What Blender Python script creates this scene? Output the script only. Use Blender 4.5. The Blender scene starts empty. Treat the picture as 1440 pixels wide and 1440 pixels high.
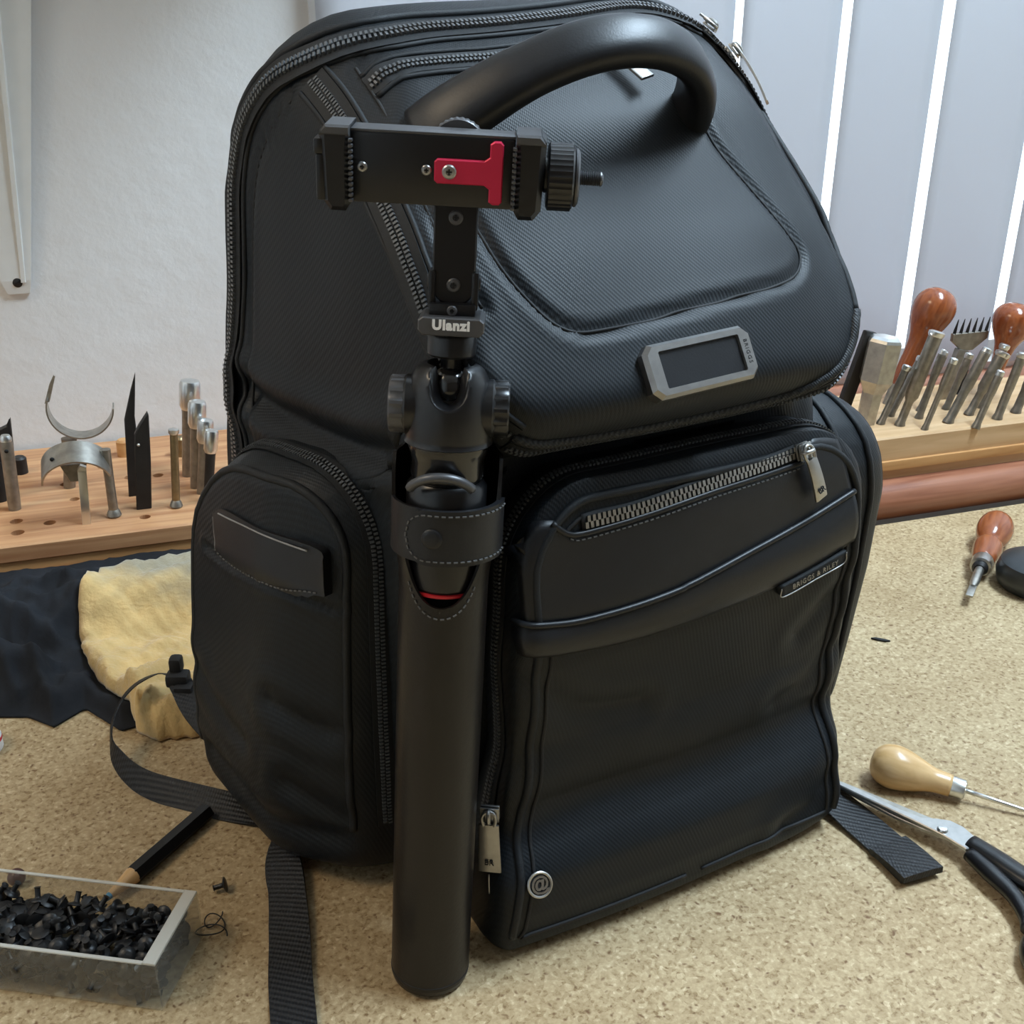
import bpy, bmesh, math, random
import numpy as np
from mathutils import Vector, Matrix
from mathutils.bvhtree import BVHTree

scene = bpy.context.scene
R = math.radians
# ---------------------------------------------------------------- camera
cam_data = bpy.data.cameras.new('camera')
cam_data.sensor_width = 36.0
cam_data.lens = 36.0 * 1550 / 1440
cam_data.clip_start = 0.02
cam = bpy.data.objects.new('camera', cam_data)
cam.location = (0, 0, 0.46)
cam.rotation_euler = (R(66), 0, 0)
scene.collection.objects.link(cam)
scene.camera = cam
# ---------------------------------------------------------------- exposure, world, lamps
vs = scene.view_settings
vs.view_transform = 'Standard'
vs.look = 'None'
vs.gamma = 1.0
vs.use_curve_mapping = False
vs.exposure = 0.0
world = bpy.data.worlds.new('overcast_sky')
scene.world = world
world.use_nodes = True
wb = world.node_tree.nodes['Background']
wb.inputs['Color'].default_value = (0.82, 0.91, 1.0, 1)
wb.inputs['Strength'].default_value = 3.0
WA = R(18)
WS = Vector((math.cos(WA), math.sin(WA), 0))      # along the window wall
WN = Vector((-math.sin(WA), math.cos(WA), 0))     # into the window wall
def wall_pt(s, n, z):
    return WS * s + WN * n + Vector((0, 0, z))
def area(name, loc, aim, sx, sy, power, col):
    l = bpy.data.lights.new(name, 'AREA')
    l.shape = 'RECTANGLE'; l.size = sx; l.size_y = sy
    l.energy = power; l.color = col
    o = bpy.data.objects.new(name, l)
    o.location = loc
    o.rotation_euler = (Vector(aim) - Vector(loc)).to_track_quat('-Z', 'Y').to_euler()
    scene.collection.objects.link(o)
    return o
# cool daylight tubes on the ceiling to the right of the bench, and a weak warm lamp on the left
area('ceiling_tubes', wall_pt(1.25, 0.42, 2.2), wall_pt(0.45, 0.65, 0.2), 1.2, 0.4, 96, (0.66, 0.84, 1.0))
area('warm_lamp', (-1.2, 0.1, 1.7), (-0.1, 0.6, 0.1), 0.5, 0.5, 9.0, (1.0, 0.80, 0.56))

# ---------------------------------------------------------------- helpers
def tag(o, label=None, cat=None, group=None, kind=None):
    if label: o['label'] = label
    if cat: o['category'] = cat
    if group: o['group'] = group
    if kind: o['kind'] = kind
    return o
def link(o, parent=None):
    scene.collection.objects.link(o)
    if parent is not None: o.parent = parent
    return o
def empty(name, loc=(0, 0, 0), rot=(0, 0, 0), label=None, cat=None, group=None):
    o = bpy.data.objects.new(name, None)
    o.empty_display_size = 0.02
    o.location = loc; o.rotation_euler = rot
    link(o)
    return tag(o, label, cat, group)
def build(name, vf, mat, parent=None, smooth=True, kind=None, label=None, uv=None):
    v, f = vf
    me = bpy.data.meshes.new(name)
    me.from_pydata([tuple(map(float, p)) for p in v], [], [tuple(int(i) for i in q) for q in f])
    me.validate(); 
    bm = bmesh.new(); bm.from_mesh(me)
    bmesh.ops.recalc_face_normals(bm, faces=bm.faces)
    bm.to_mesh(me); bm.free()
    if smooth is True:
        for p in me.polygons: p.use_smooth = True
    elif smooth:
        for p in me.polygons: p.use_smooth = True
        me.set_sharp_from_angle(angle=R(smooth))
    me.materials.append(mat)
    o = bpy.data.objects.new(name, me)
    link(o, parent)
    return tag(o, label, None, None, kind)
def join(*parts):
    V, Fs = [], []
    for v, f in parts:
        n = len(V); V += [tuple(p) for p in v]
        Fs += [tuple(i + n for i in q) for q in f]
    return V, Fs
def xf(vf, M):
    v, f = vf
    return [M @ Vector(p) for p in v], f
def T(x, y, z): return Matrix.Translation((x, y, z))
def Rot(a, ax): return Matrix.Rotation(a, 4, ax)
def frame(o, x, y, z):
    M = Matrix.Identity(4)
    for i, c in enumerate((x, y, z, o)):
        for j in range(3): M[j][i] = c[j]
    return M
def grid_faces(nr, nc, wrap=True):
    F = []
    for i in range(nr - 1):
        for j in range(nc if wrap else nc - 1):
            k = (j + 1) % nc
            F.append((i * nc + j, i * nc + k, (i + 1) * nc + k, (i + 1) * nc + j))
    return F
def lathe(prof, n=24, cap=True):
    V = []
    for r, z in prof:
        for j in range(n):
            a = 2 * math.pi * j / n
            V.append((r * math.cos(a), r * math.sin(a), z))
    F = grid_faces(len(prof), n)
    if cap:
        F.append(tuple(range(n))[::-1]); b = (len(prof) - 1) * n
        F.append(tuple(range(b, b + n)))
    return V, F
def box(sx, sy, sz, c=(0, 0, 0), bev=0.0, seg=2):
    bm = bmesh.new()
    bmesh.ops.create_cube(bm, size=1)
    bmesh.ops.scale(bm, vec=(sx, sy, sz), verts=bm.verts)
    if bev: bmesh.ops.bevel(bm, geom=bm.edges[:], offset=bev, segments=seg, profile=0.6, affect='EDGES')
    bmesh.ops.translate(bm, vec=c, verts=bm.verts)
    v = [tuple(p.co) for p in bm.verts]
    bm.verts.index_update()
    f = [tuple(q.index for q in p.verts) for p in bm.faces]
    bm.free()
    return v, f
def prism(poly, h, z0=0.0, bev=0.0):
    """polygon in xy pulled up by h, its top edge bevelled"""
    n = len(poly)
    V = [(x, y, z0) for x, y in poly] + [(x, y, z0 + h - bev) for x, y in poly]
    rings = 2
    if bev:
        P = np.array(poly); nx = np.roll(P, -1, 0); pv = np.roll(P, 1, 0)
        e = nx - pv; e /= np.maximum(np.linalg.norm(e, axis=1), 1e-9)[:, None]
        area2 = sum(P[i][0] * P[(i + 1) % n][1] - P[(i + 1) % n][0] * P[i][1] for i in range(n))
        s = 1 if area2 > 0 else -1
        Q = P + bev * s * np.stack([-e[:, 1], e[:, 0]], 1)
        V += [(x, y, z0 + h) for x, y in Q]; rings = 3
    F = grid_faces(rings, n)
    F.append(tuple(range(n))[::-1]); b = (rings - 1) * n
    F.append(tuple(range(b, b + n)))
    return V, F
def rrect(x0, x1, y0, y1, r, n=5):
    r = r if isinstance(r, (tuple, list)) else (r,) * 4
    P = []
    for (cx, cy, a0), q in zip(((x1, y1, 0), (x0, y1, 90), (x0, y0, 180), (x1, y0, 270)), r):
        sx = -1 if cx == x1 else 1; sy = -1 if cy == y1 else 1
        for i in range(n + 1):
            a = R(a0 + 90 * i / n)
            P.append((cx + sx * q + q * math.cos(a), cy + sy * q + q * math.sin(a)))
    return P
def even(poly, step):
    P = np.vstack([poly, poly[:1]]).astype(float)
    d = np.r_[0, np.cumsum(np.linalg.norm(np.diff(P, axis=0), axis=1))]
    s = np.linspace(0, d[-1], int(d[-1] / step) + 1)[:-1]
    return np.stack([np.interp(s, d, P[:, k]) for k in range(2)], 1)
def smooth_path(pts, step=0.004, closed=False):
    """Catmull-Rom through the points, resampled evenly"""
    P = np.array(pts, float)
    if len(P) < 3 and not closed:
        n = max(2, int(np.linalg.norm(P[1] - P[0]) / step) + 1)
        return P[0] + (P[1] - P[0]) * np.linspace(0, 1, n)[:, None]
    if closed: Q = np.vstack([P[-1], P, P[0], P[1]])
    else: Q = np.vstack([2 * P[0] - P[1], P, 2 * P[-1] - P[-2]])
    out = []
    for i in range(1, len(Q) - 2):
        a, b, c, d = Q[i - 1], Q[i], Q[i + 1], Q[i + 2]
        for t in np.linspace(0, 1, 12, endpoint=False):
            out.append(0.5 * ((2 * b) + (-a + c) * t + (2 * a - 5 * b + 4 * c - d) * t * t + (-a + 3 * b - 3 * c + d) * t ** 3))
    out.append(Q[-2])
    out = np.array(out)
    d = np.r_[0, np.cumsum(np.linalg.norm(np.diff(out, axis=0), axis=1))]
    n = max(3, int(d[-1] / step) + 1)
    s = np.linspace(0, d[-1], n)
    return np.stack([np.interp(s, d, out[:, k]) for k in range(P.shape[1])], 1)
def tangents(P, closed=False):
    t = np.gradient(P, axis=0) if not closed else np.roll(P, -1, 0) - np.roll(P, 1, 0)
    return t / np.maximum(np.linalg.norm(t, axis=1), 1e-12)[:, None]
def sweep(P, N, shape, closed=False, cap=True, scale=None):
    """sweep a 2-D shape (side, out) along points P with out-vectors N"""
    P = np.asarray(P, float); N = np.asarray(N, float)
    t = tangents(P, closed)
    N = N - (N * t).sum(1)[:, None] * t
    N /= np.maximum(np.linalg.norm(N, axis=1), 1e-12)[:, None]
    S = np.cross(t, N)
    n = len(shape); V = []
    for i in range(len(P)):
        k = 1.0 if scale is None else scale[i]
        for a, b in shape: V.append(P[i] + S[i] * a * k + N[i] * b * k)
    m = len(P)
    F = grid_faces(m, n)
    if closed:
        for j in range(n):
            k = (j + 1) % n
            F.append(((m - 1) * n + j, (m - 1) * n + k, k, j))
    elif cap:
        F.append(tuple(range(n))[::-1]); F.append(tuple(range((m - 1) * n, m * n)))
    return V, F
def circ(r, n=8, out=0.0): return [(r * math.cos(2 * math.pi * i / n), out + r * math.sin(2 * math.pi * i / n)) for i in range(n)]
def flat(w, t, out=0.0): return [(-w / 2, out), (-w / 2 + t * .4, out + t), (w / 2 - t * .4, out + t), (w / 2, out)]
def up_normals(P):
    """parallel-transported normals for free tubes"""
    t = tangents(np.asarray(P, float))
    n = np.cross(t[0], (0.3, 0.5, 0.81)); n /= np.linalg.norm(n)
    out = [n]
    for i in range(1, len(t)):
        n = out[-1] - out[-1].dot(t[i]) * t[i]
        out.append(n / np.linalg.norm(n))
    return np.array(out)
def rod(pts, r, n=8, step=0.004, scale=None):
    P = smooth_path(pts, step)
    return sweep(P, up_normals(P), circ(r, n))
def sphere(r, c=(0, 0, 0), n=16, m=10, sc=(1, 1, 1)):
    V = []
    for i in range(m + 1):
        a = math.pi * i / m - math.pi / 2
        rr = max(math.cos(a), 1e-3)
        for j in range(n):
            b = 2 * math.pi * j / n
            V.append((c[0] + sc[0] * r * rr * math.cos(b), c[1] + sc[1] * r * rr * math.sin(b), c[2] + sc[2] * r * math.sin(a)))
    F = grid_faces(m + 1, n)
    F.append(tuple(range(n))[::-1]); F.append(tuple(range(m * n, m * n + n)))
    return V, F
def sstep(a, b, x):
    t = np.clip((x - a) / (b - a), 0, 1)
    return t * t * (3 - 2 * t)
def lumps(p, f, seed=0):
    """smooth cheap noise, -1..1, p an (n,3) array"""
    rng = np.random.RandomState(seed); v = 0
    for k in range(5):
        d = rng.normal(size=3); d /= np.linalg.norm(d)
        v = v + np.sin(p @ d * f * (0.6 + 0.35 * k) + rng.uniform(0, 6.28) + 1.3 * np.sin(p @ np.roll(d, 1) * f * .5))
    return v / 5

# ---------------------------------------------------------------- materials
def new_mat(name):
    m = bpy.data.materials.new(name); m.use_nodes = True
    nt = m.node_tree
    return m, nt, nt.nodes['Principled BSDF']
def setp(b, **k):
    for n, v in k.items():
        n = n.replace('_', ' ')
        if n in b.inputs:
            b.inputs[n].default_value = (*v, 1) if isinstance(v, tuple) and len(v) == 3 else v
def plain(name, col, rough=0.5, metal=0.0, var=0.12, scale=60.0, bump=0.0, spec=0.5, **kw):
    """one colour broken up by fine noise, with an optional grain relief"""
    m, nt, b = new_mat(name)
    setp(b, Roughness=rough, Metallic=metal, Specular_IOR_Level=spec, **kw)
    tc = nt.nodes.new('ShaderNodeTexCoord')
    nz = nt.nodes.new('ShaderNodeTexNoise'); nz.inputs['Scale'].default_value = scale; nz.inputs['Detail'].default_value = 4
    nt.links.new(tc.outputs['Object'], nz.inputs['Vector'])
    rp = nt.nodes.new('ShaderNodeValToRGB')
    rp.color_ramp.elements[0].position = .3; rp.color_ramp.elements[1].position = .7
    rp.color_ramp.elements[0].color = (*[c * (1 - var) for c in col], 1)
    rp.color_ramp.elements[1].color = (*[min(1, c * (1 + var)) for c in col], 1)
    nt.links.new(nz.outputs['Fac'], rp.inputs['Fac']); nt.links.new(rp.outputs['Color'], b.inputs['Base Color'])
    if bump:
        n2 = nt.nodes.new('ShaderNodeTexNoise'); n2.inputs['Scale'].default_value = scale * 8; n2.inputs['Detail'].default_value = 3
        nt.links.new(tc.outputs['Object'], n2.inputs['Vector'])
        bp = nt.nodes.new('ShaderNodeBump'); bp.inputs['Strength'].default_value = bump; bp.inputs['Distance'].default_value = .001
        nt.links.new(n2.outputs['Fac'], bp.inputs['Height']); nt.links.new(bp.outputs['Normal'], b.inputs['Normal'])
    return m
def weave(name, col, direction, period, lo=0.45, rough=0.6, bump=0.6, spec=0.45, cross=None):
    """ballistic nylon: diagonal twill ribs broken by a finer cross thread"""
    m, nt, b = new_mat(name)
    setp(b, Roughness=rough, Specular_IOR_Level=spec)
    tc = nt.nodes.new('ShaderNodeTexCoord')
    def ribs(d, per):
        dt = nt.nodes.new('ShaderNodeVectorMath'); dt.operation = 'DOT_PRODUCT'
        l = math.sqrt(sum(c * c for c in d)); dt.inputs[1].default_value = tuple(c / l * 2 * math.pi / per for c in d)
        nt.links.new(tc.outputs['Object'], dt.inputs[0])
        s = nt.nodes.new('ShaderNodeMath'); s.operation = 'SINE'; nt.links.new(dt.outputs['Value'], s.inputs[0])
        r = nt.nodes.new('ShaderNodeMapRange'); r.inputs['From Min'].default_value = -1
        nt.links.new(s.outputs[0], r.inputs['Value'])
        return r.outputs[0]
    a = ribs(direction, period)
    c = ribs(cross or (direction[0], -direction[1] * .6, -direction[2]), period * .55)
    mx = nt.nodes.new('ShaderNodeMath'); mx.operation = 'MULTIPLY_ADD'
    nt.links.new(c, mx.inputs[0]); mx.inputs[1].default_value = .35
    k = nt.nodes.new('ShaderNodeMath'); k.operation = 'MULTIPLY'; nt.links.new(a, k.inputs[0]); k.inputs[1].default_value = .65
    nt.links.new(k.outputs[0], mx.inputs[2])
    rp = nt.nodes.new('ShaderNodeValToRGB')
    rp.color_ramp.elements[0].position = .15; rp.color_ramp.elements[1].position = .85
    rp.color_ramp.elements[0].color = (*[q * lo for q in col], 1); rp.color_ramp.elements[1].color = (*col, 1)
    nt.links.new(mx.outputs[0], rp.inputs['Fac'])
    nz = nt.nodes.new('ShaderNodeTexNoise'); nz.inputs['Scale'].default_value = 18; nz.inputs['Detail'].default_value = 5
    nt.links.new(tc.outputs['Object'], nz.inputs['Vector'])
    mm = nt.nodes.new('ShaderNodeMapRange'); mm.inputs['From Min'].default_value = .3; mm.inputs['From Max'].default_value = .7
    mm.inputs['To Min'].default_value = .8; mm.inputs['To Max'].default_value = 1.15
    nt.links.new(nz.outputs['Fac'], mm.inputs['Value'])
    vm = nt.nodes.new('ShaderNodeVectorMath'); vm.operation = 'SCALE'
    nt.links.new(rp.outputs['Color'], vm.inputs[0]); nt.links.new(mm.outputs[0], vm.inputs['Scale'])
    nt.links.new(vm.outputs[0], b.inputs['Base Color'])
    bp = nt.nodes.new('ShaderNodeBump'); bp.inputs['Strength'].default_value = bump; bp.inputs['Distance'].default_value = .0006
    nt.links.new(mx.outputs[0], bp.inputs['Height']); nt.links.new(bp.outputs['Normal'], b.inputs['Normal'])
    return m
def wood(name, c1, c2, axis=(1, 0, 0), scale=9.0, rough=0.5, stretch=14.0, rot=0.0, spec=.4):
    m, nt, b = new_mat(name); setp(b, Roughness=rough, Specular_IOR_Level=spec)
    tc = nt.nodes.new('ShaderNodeTexCoord'); mp = nt.nodes.new('ShaderNodeMapping')
    mp.inputs['Scale'].default_value = tuple(1.0 if a else stretch for a in axis)
    mp.inputs['Rotation'].default_value = (0, 0, rot)
    nt.links.new(tc.outputs['Object'], mp.inputs['Vector'])
    nz = nt.nodes.new('ShaderNodeTexNoise'); nz.inputs['Scale'].default_value = scale; nz.inputs['Detail'].default_value = 5; nz.inputs['Distortion'].default_value = .6
    nt.links.new(mp.outputs[0], nz.inputs['Vector'])
    rp = nt.nodes.new('ShaderNodeValToRGB')
    rp.color_ramp.elements[0].position = .33; rp.color_ramp.elements[1].position = .66
    rp.color_ramp.elements[0].color = (*c1, 1); rp.color_ramp.elements[1].color = (*c2, 1)
    nt.links.new(nz.outputs['Fac'], rp.inputs['Fac']); nt.links.new(rp.outputs['Color'], b.inputs['Base Color'])
    bp = nt.nodes.new('ShaderNodeBump'); bp.inputs['Strength'].default_value = .15; bp.inputs['Distance'].default_value = .001
    nt.links.new(nz.outputs['Fac'], bp.inputs['Height']); nt.links.new(bp.outputs['Normal'], b.inputs['Normal'])
    return m
def cork_mat():
    m, nt, b = new_mat('cork'); setp(b, Roughness=.62, Specular_IOR_Level=.35)
    tc = nt.nodes.new('ShaderNodeTexCoord')
    wob = nt.nodes.new('ShaderNodeTexNoise'); wob.inputs['Scale'].default_value = 140; wob.inputs['Detail'].default_value = 2
    nt.links.new(tc.outputs['Object'], wob.inputs['Vector'])
    mixv = nt.nodes.new('ShaderNodeVectorMath'); mixv.operation = 'MULTIPLY_ADD'
    mixv.inputs[1].default_value = (.007, .007, .0); nt.links.new(wob.outputs['Color'], mixv.inputs[0]); nt.links.new(tc.outputs['Object'], mixv.inputs[2])
    vo = nt.nodes.new('ShaderNodeTexVoronoi'); vo.inputs['Scale'].default_value = 430
    nt.links.new(mixv.outputs[0], vo.inputs['Vector'])
    sp = nt.nodes.new('ShaderNodeSeparateColor'); nt.links.new(vo.outputs['Color'], sp.inputs[0])
    fine = nt.nodes.new('ShaderNodeTexNoise'); fine.inputs['Scale'].default_value = 330; fine.inputs['Detail'].default_value = 5; fine.inputs['Roughness'].default_value = .65
    nt.links.new(tc.outputs['Object'], fine.inputs['Vector'])
    fm = nt.nodes.new('ShaderNodeMapRange'); fm.inputs['From Min'].default_value = .3; fm.inputs['From Max'].default_value = .7
    nt.links.new(fine.outputs['Fac'], fm.inputs['Value'])
    mf = nt.nodes.new('ShaderNodeMix'); mf.inputs['Factor'].default_value = .55
    nt.links.new(sp.outputs['Red'], mf.inputs['A']); nt.links.new(fm.outputs[0], mf.inputs['B'])
    rp = nt.nodes.new('ShaderNodeValToRGB'); e = rp.color_ramp.elements
    e[0].position = .08; e[0].color = (.17, .10, .045, 1)
    e[1].position = .93; e[1].color = (.66, .54, .36, 1)
    for q, c in ((.22, (.29, .20, .10)), (.36, (.385, .285, .16)), (.55, (.445, .335, .195)), (.75, (.51, .40, .245))):
        k = e.new(q); k.color = (*c, 1)
    nt.links.new(mf.outputs['Result'], rp.inputs['Fac'])
    # wide blotches and small dark pits
    n2 = nt.nodes.new('ShaderNodeTexNoise'); n2.inputs['Scale'].default_value = 9; n2.inputs['Detail'].default_value = 4
    nt.links.new(tc.outputs['Object'], n2.inputs['Vector'])
    r2 = nt.nodes.new('ShaderNodeValToRGB'); r2.color_ramp.elements[0].position = .32; r2.color_ramp.elements[1].position = .62
    r2.color_ramp.elements[0].color = (.86, .80, .72, 1); r2.color_ramp.elements[1].color = (1.05, 1.03, 1.0, 1)
    nt.links.new(n2.outputs['Fac'], r2.inputs['Fac'])
    v2 = nt.nodes.new('ShaderNodeTexVoronoi'); v2.inputs['Scale'].default_value = 170
    nt.links.new(mixv.outputs[0], v2.inputs['Vector'])
    pit = nt.nodes.new('ShaderNodeMapRange'); pit.inputs['From Min'].default_value = .05; pit.inputs['From Max'].default_value = .24
    pit.inputs['To Min'].default_value = 0; nt.links.new(v2.outputs['Distance'], pit.inputs['Value'])
    sp2 = nt.nodes.new('ShaderNodeSeparateColor'); nt.links.new(v2.outputs['Color'], sp2.inputs[0])
    gt = nt.nodes.new('ShaderNodeMath'); gt.operation = 'GREATER_THAN'; gt.inputs[1].default_value = .62; nt.links.new(sp2.outputs['Green'], gt.inputs[0])
    mxp = nt.nodes.new('ShaderNodeMath'); mxp.operation = 'MAXIMUM'; nt.links.new(pit.outputs[0], mxp.inputs[0]); nt.links.new(gt.outputs[0], mxp.inputs[1])
    a = nt.nodes.new('ShaderNodeVectorMath'); a.operation = 'MULTIPLY'
    nt.links.new(rp.outputs['Color'], a.inputs[0]); nt.links.new(r2.outputs['Color'], a.inputs[1])
    c = nt.nodes.new('ShaderNodeVectorMath'); c.operation = 'SCALE'
    c.inputs['Scale'].default_value = 1.0; nt.links.new(a.outputs[0], c.inputs[0])
    dk = nt.nodes.new('ShaderNodeMix'); dk.data_type = 'RGBA'; dk.inputs['A'].default_value = (.15, .075, .03, 1)
    nt.links.new(mxp.outputs[0], dk.inputs['Factor']); nt.links.new(c.outputs[0], dk.inputs['B'])
    nt.links.new(dk.outputs['Result'], b.inputs['Base Color'])
    bp = nt.nodes.new('ShaderNodeBump'); bp.inputs['Strength'].default_value = .35; bp.inputs['Distance'].default_value = .0008
    nt.links.new(sp.outputs['Red'], bp.inputs['Height']); nt.links.new(bp.outputs['Normal'], b.inputs['Normal'])
    return m
def plaster_mat(name, col, strength=.35, scale=28):
    m, nt, b = new_mat(name); setp(b, Roughness=.6, Specular_IOR_Level=.3)
    tc = nt.nodes.new('ShaderNodeTexCoord')
    nz = nt.nodes.new('ShaderNodeTexNoise'); nz.inputs['Scale'].default_value = scale; nz.inputs['Detail'].default_value = 7; nz.inputs['Roughness'].default_value = .6
    nt.links.new(tc.outputs['Object'], nz.inputs['Vector'])
    bp = nt.nodes.new('ShaderNodeBump'); bp.inputs['Strength'].default_value = strength; bp.inputs['Distance'].default_value = .004
    nt.links.new(nz.outputs['Fac'], bp.inputs['Height']); nt.links.new(bp.outputs['Normal'], b.inputs['Normal'])
    b.inputs['Base Color'].default_value = (*col, 1)
    return m
M_CORK = cork_mat()
M_WALL = plaster_mat('white_plaster', (.80, .80, .79))
M_CEIL = plaster_mat('ceiling_paint', (.8, .79, .77), .1)
M_BACKWALL = wood('dark_back_wall', (.12, .08, .05), (.18, .12, .075))  # unseen back wall, kept dark so less light bounces onto the bag
M_FLOOR = wood('floor_wood', (.16, .10, .06), (.26, .17, .10))
M_LEDGE = wood('red_wood', (.24, .085, .045), (.36, .15, .085), rough=.32, spec=.5)
M_PINE = wood('pine', (.48, .235, .085), (.66, .38, .16), scale=7, rough=.5)
M_PINE_RED = wood('cedar', (.40, .18, .08), (.60, .335, .165), scale=8, rough=.5)
M_TAN = wood('pale_rack_wood', (.48, .285, .135), (.64, .43, .24), scale=6, rough=.5)
M_BRACKET = plain('white_enamel', (.78, .79, .77), .35, var=.02)
M_FRAME = plain('window_paint', (.82, .82, .80), .4, var=.02)
M_DARK = plain('black_void', (.006, .006, .006), .8)
m, nt, b = new_mat('blind_fabric'); setp(b, Base_Color=(.60, .63, .66), Roughness=.75, Specular_IOR_Level=.2)
tr = nt.nodes.new('ShaderNodeBsdfTranslucent'); tr.inputs['Color'].default_value = (.74, .77, .81, 1)
ms = nt.nodes.new('ShaderNodeMixShader'); ms.inputs['Fac'].default_value = .56
nt.links.new(b.outputs[0], ms.inputs[1]); nt.links.new(tr.outputs[0], ms.inputs[2]); nt.links.new(ms.outputs[0], nt.nodes['Material Output'].inputs['Surface'])
M_BLIND = m
def clear_mat(name, col, mixfac, rough=.1, tint=(1, 1, 1)):
    """thin clear sheet: mostly see-through, with a gloss or haze of its own"""
    m, nt, b = new_mat(name); setp(b, Base_Color=col, Roughness=rough, Specular_IOR_Level=.5)
    t = nt.nodes.new('ShaderNodeBsdfTransparent'); t.inputs['Color'].default_value = (*tint, 1)
    ms = nt.nodes.new('ShaderNodeMixShader'); ms.inputs['Fac'].default_value = mixfac
    nt.links.new(t.outputs[0], ms.inputs[1]); nt.links.new(b.outputs[0], ms.inputs[2]); nt.links.new(ms.outputs[0], nt.nodes['Material Output'].inputs['Surface'])
    return m
M_GLASS = clear_mat('window_glass', (.9, .95, .95), .06, .02)

# ---------------------------------------------------------------- the setting
YAW = (0, 0, WA)
def wbox(name, s0, s1, n0, n1, z0, z1, mat, parent=None, bev=0.0, kind='structure', local=False):
    """box with faces along the window wall; object origin at its centre, turned with the wall"""
    c = ((s0 + s1) / 2, (n0 + n1) / 2, (z0 + z1) / 2)
    o = build(name, box(s1 - s0, n1 - n0, z1 - z0, bev=bev), mat, parent, smooth=30 if bev else False, kind=kind if parent is None else None)
    if local: o.location = c
    else:
        o.location = wall_pt(*c); o.rotation_euler = YAW
    return o
NW = 1.16
wbox('floor', -1.6, 2.4, -2.2, 1.3, -.80, -.75, M_FLOOR)
wbox('ceiling', -1.6, 2.4, -2.2, 1.3, 2.25, 2.30, M_CEIL)
wbox('wall_back', -1.6, 2.4, -2.25, -2.2, -.75, 2.25, M_BACKWALL)
wbox('wall_left', -1.65, -1.6, -2.2, 1.3, -.75, 2.25, M_WALL)
# window wall: solid left of the blind, then sill wall and lintel round the opening
W0, W1, WZ0, WZ1 = .172, 2.2, .045, 1.5
wbox('wall_front', -1.6, W0, NW, NW + .06, -.75, 2.25, M_WALL)
wbox('wall_front_sill', W0, 2.4, NW, NW + .06, -.75, WZ0, M_WALL)
wbox('wall_front_lintel', W0, 2.4, NW, NW + .06, WZ1, 2.25, M_WALL)
wbox('wall_right', 2.35, 2.40, -2.2, 1.3, -.75, 2.25, M_WALL)
wr = wbox('window_1', W0, W0 + .012, NW - .004, NW + .06, WZ0, WZ1, M_FRAME)     # painted reveal edge at the left of the blind
def wpart(name, s0, s1, n0, n1, z0, z1, mat, parent, bev=0.0):
    o = build(name, box(s1 - s0, n1 - n0, z1 - z0, bev=bev), mat, parent, smooth=False)
    pc = parent['centre']
    o.location = ((s0 + s1) / 2 - pc[0], (n0 + n1) / 2 - pc[1], (z0 + z1) / 2 - pc[2])
    return o
wr['centre'] = (W0 + .006, NW + .028, (WZ0 + WZ1) / 2)
wpart('window_frame', W0 + .012, W1, NW + .03, NW + .055, WZ0, WZ0 + .02, M_FRAME, wr)
wpart('window_frame', W0 + .012, W1, NW + .03, NW + .055, WZ1 - .05, WZ1, M_FRAME, wr)
wpart('window_frame', 1.15, 1.2, NW + .03, NW + .055, WZ0 + .02, WZ1 - .05, M_FRAME, wr)
wpart('pane', W0 + .012, W1, NW + .040, NW + .044, WZ0 + .02, WZ1 - .05, M_GLASS, wr)
del wr['centre']
# the bench top: dark board under a cork sheet
bench = empty('workbench', wall_pt(.4, .0, -.75), YAW, 'cork-topped workbench that everything stands on', 'workbench')
cork = build('cork_top', box(2.4, 1.62, .012, bev=.002), M_CORK, bench, smooth=False); cork.location = (0, .03, .744)
slab = build('bench_slab', box(2.4, 1.62, .03), M_PINE, bench, smooth=False); slab.location = (0, .03, .7229)
for sx in (-1.1, 1.1):
    for sy in (-.7, .75):
        l = build('leg', box(.07, .07, .7075, bev=.004), M_PINE, bench, smooth=False); l.location = (sx, sy, .354)
# wooden ledge along the back of the bench, with a rounded nose
NL = .843
P = [(NL + .006, 0), (NL + .002, .006), (NL, .015), (NL + .002, .026), (NL + .009, .033), (NL + .02, .0355), (NW, .0355), (NW, 0)]
V = [(x, a - NL, z) for x in (-1.2, 1.2) for a, z in P]
ledge = build('trim_1', (V, grid_faces(2, 8) + [tuple(range(8)), tuple(range(8, 16))]), M_LEDGE, smooth=40, kind='structure')
ledge.location = wall_pt(.4, NL, 0); ledge.rotation_euler = YAW
# vertical blind
NB = NW - .012
blind = empty('vertical_blind', wall_pt(1.1, NB, 1.46), YAW, 'pale grey vertical blind hanging in front of the bright window', 'blind')
rail = build('head_rail', box(2.2, .04, .05, bev=.004), M_FRAME, blind, smooth=False)
GAPS = [.365, .495, .625, .757, .889, 1.033, 1.165, 1.30, 1.43, 1.56, 1.69, 1.82, 1.95, 2.08, 2.195]
GW = [.006, .006, .006, .008, .0105, .0085, .009] + [.008] * 8
prev = W0 + .004
for i, (g, w) in enumerate(zip(GAPS, GW)):
    a, c = prev, g - w / 2
    wd = c - a
    V, n = [], 9
    for k in range(n):
        t = k / (n - 1) - .5
        for z in (0.047, 1.44):
            V.append((t * wd, .006 * (1 - 4 * t * t) - .003 + .008 * t, z - 1.46))
    Fv = [(2 * k, 2 * k + 2, 2 * k + 3, 2 * k + 1) for k in range(n - 1)]
    o = build('vane', (V, Fv), M_BLIND, blind)
    o.location = ((a + c) / 2 - 1.1, 0, 0)
    so = o.modifiers.new('thickness', 'SOLIDIFY'); so.thickness = .0012
    prev = g + w / 2
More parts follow.
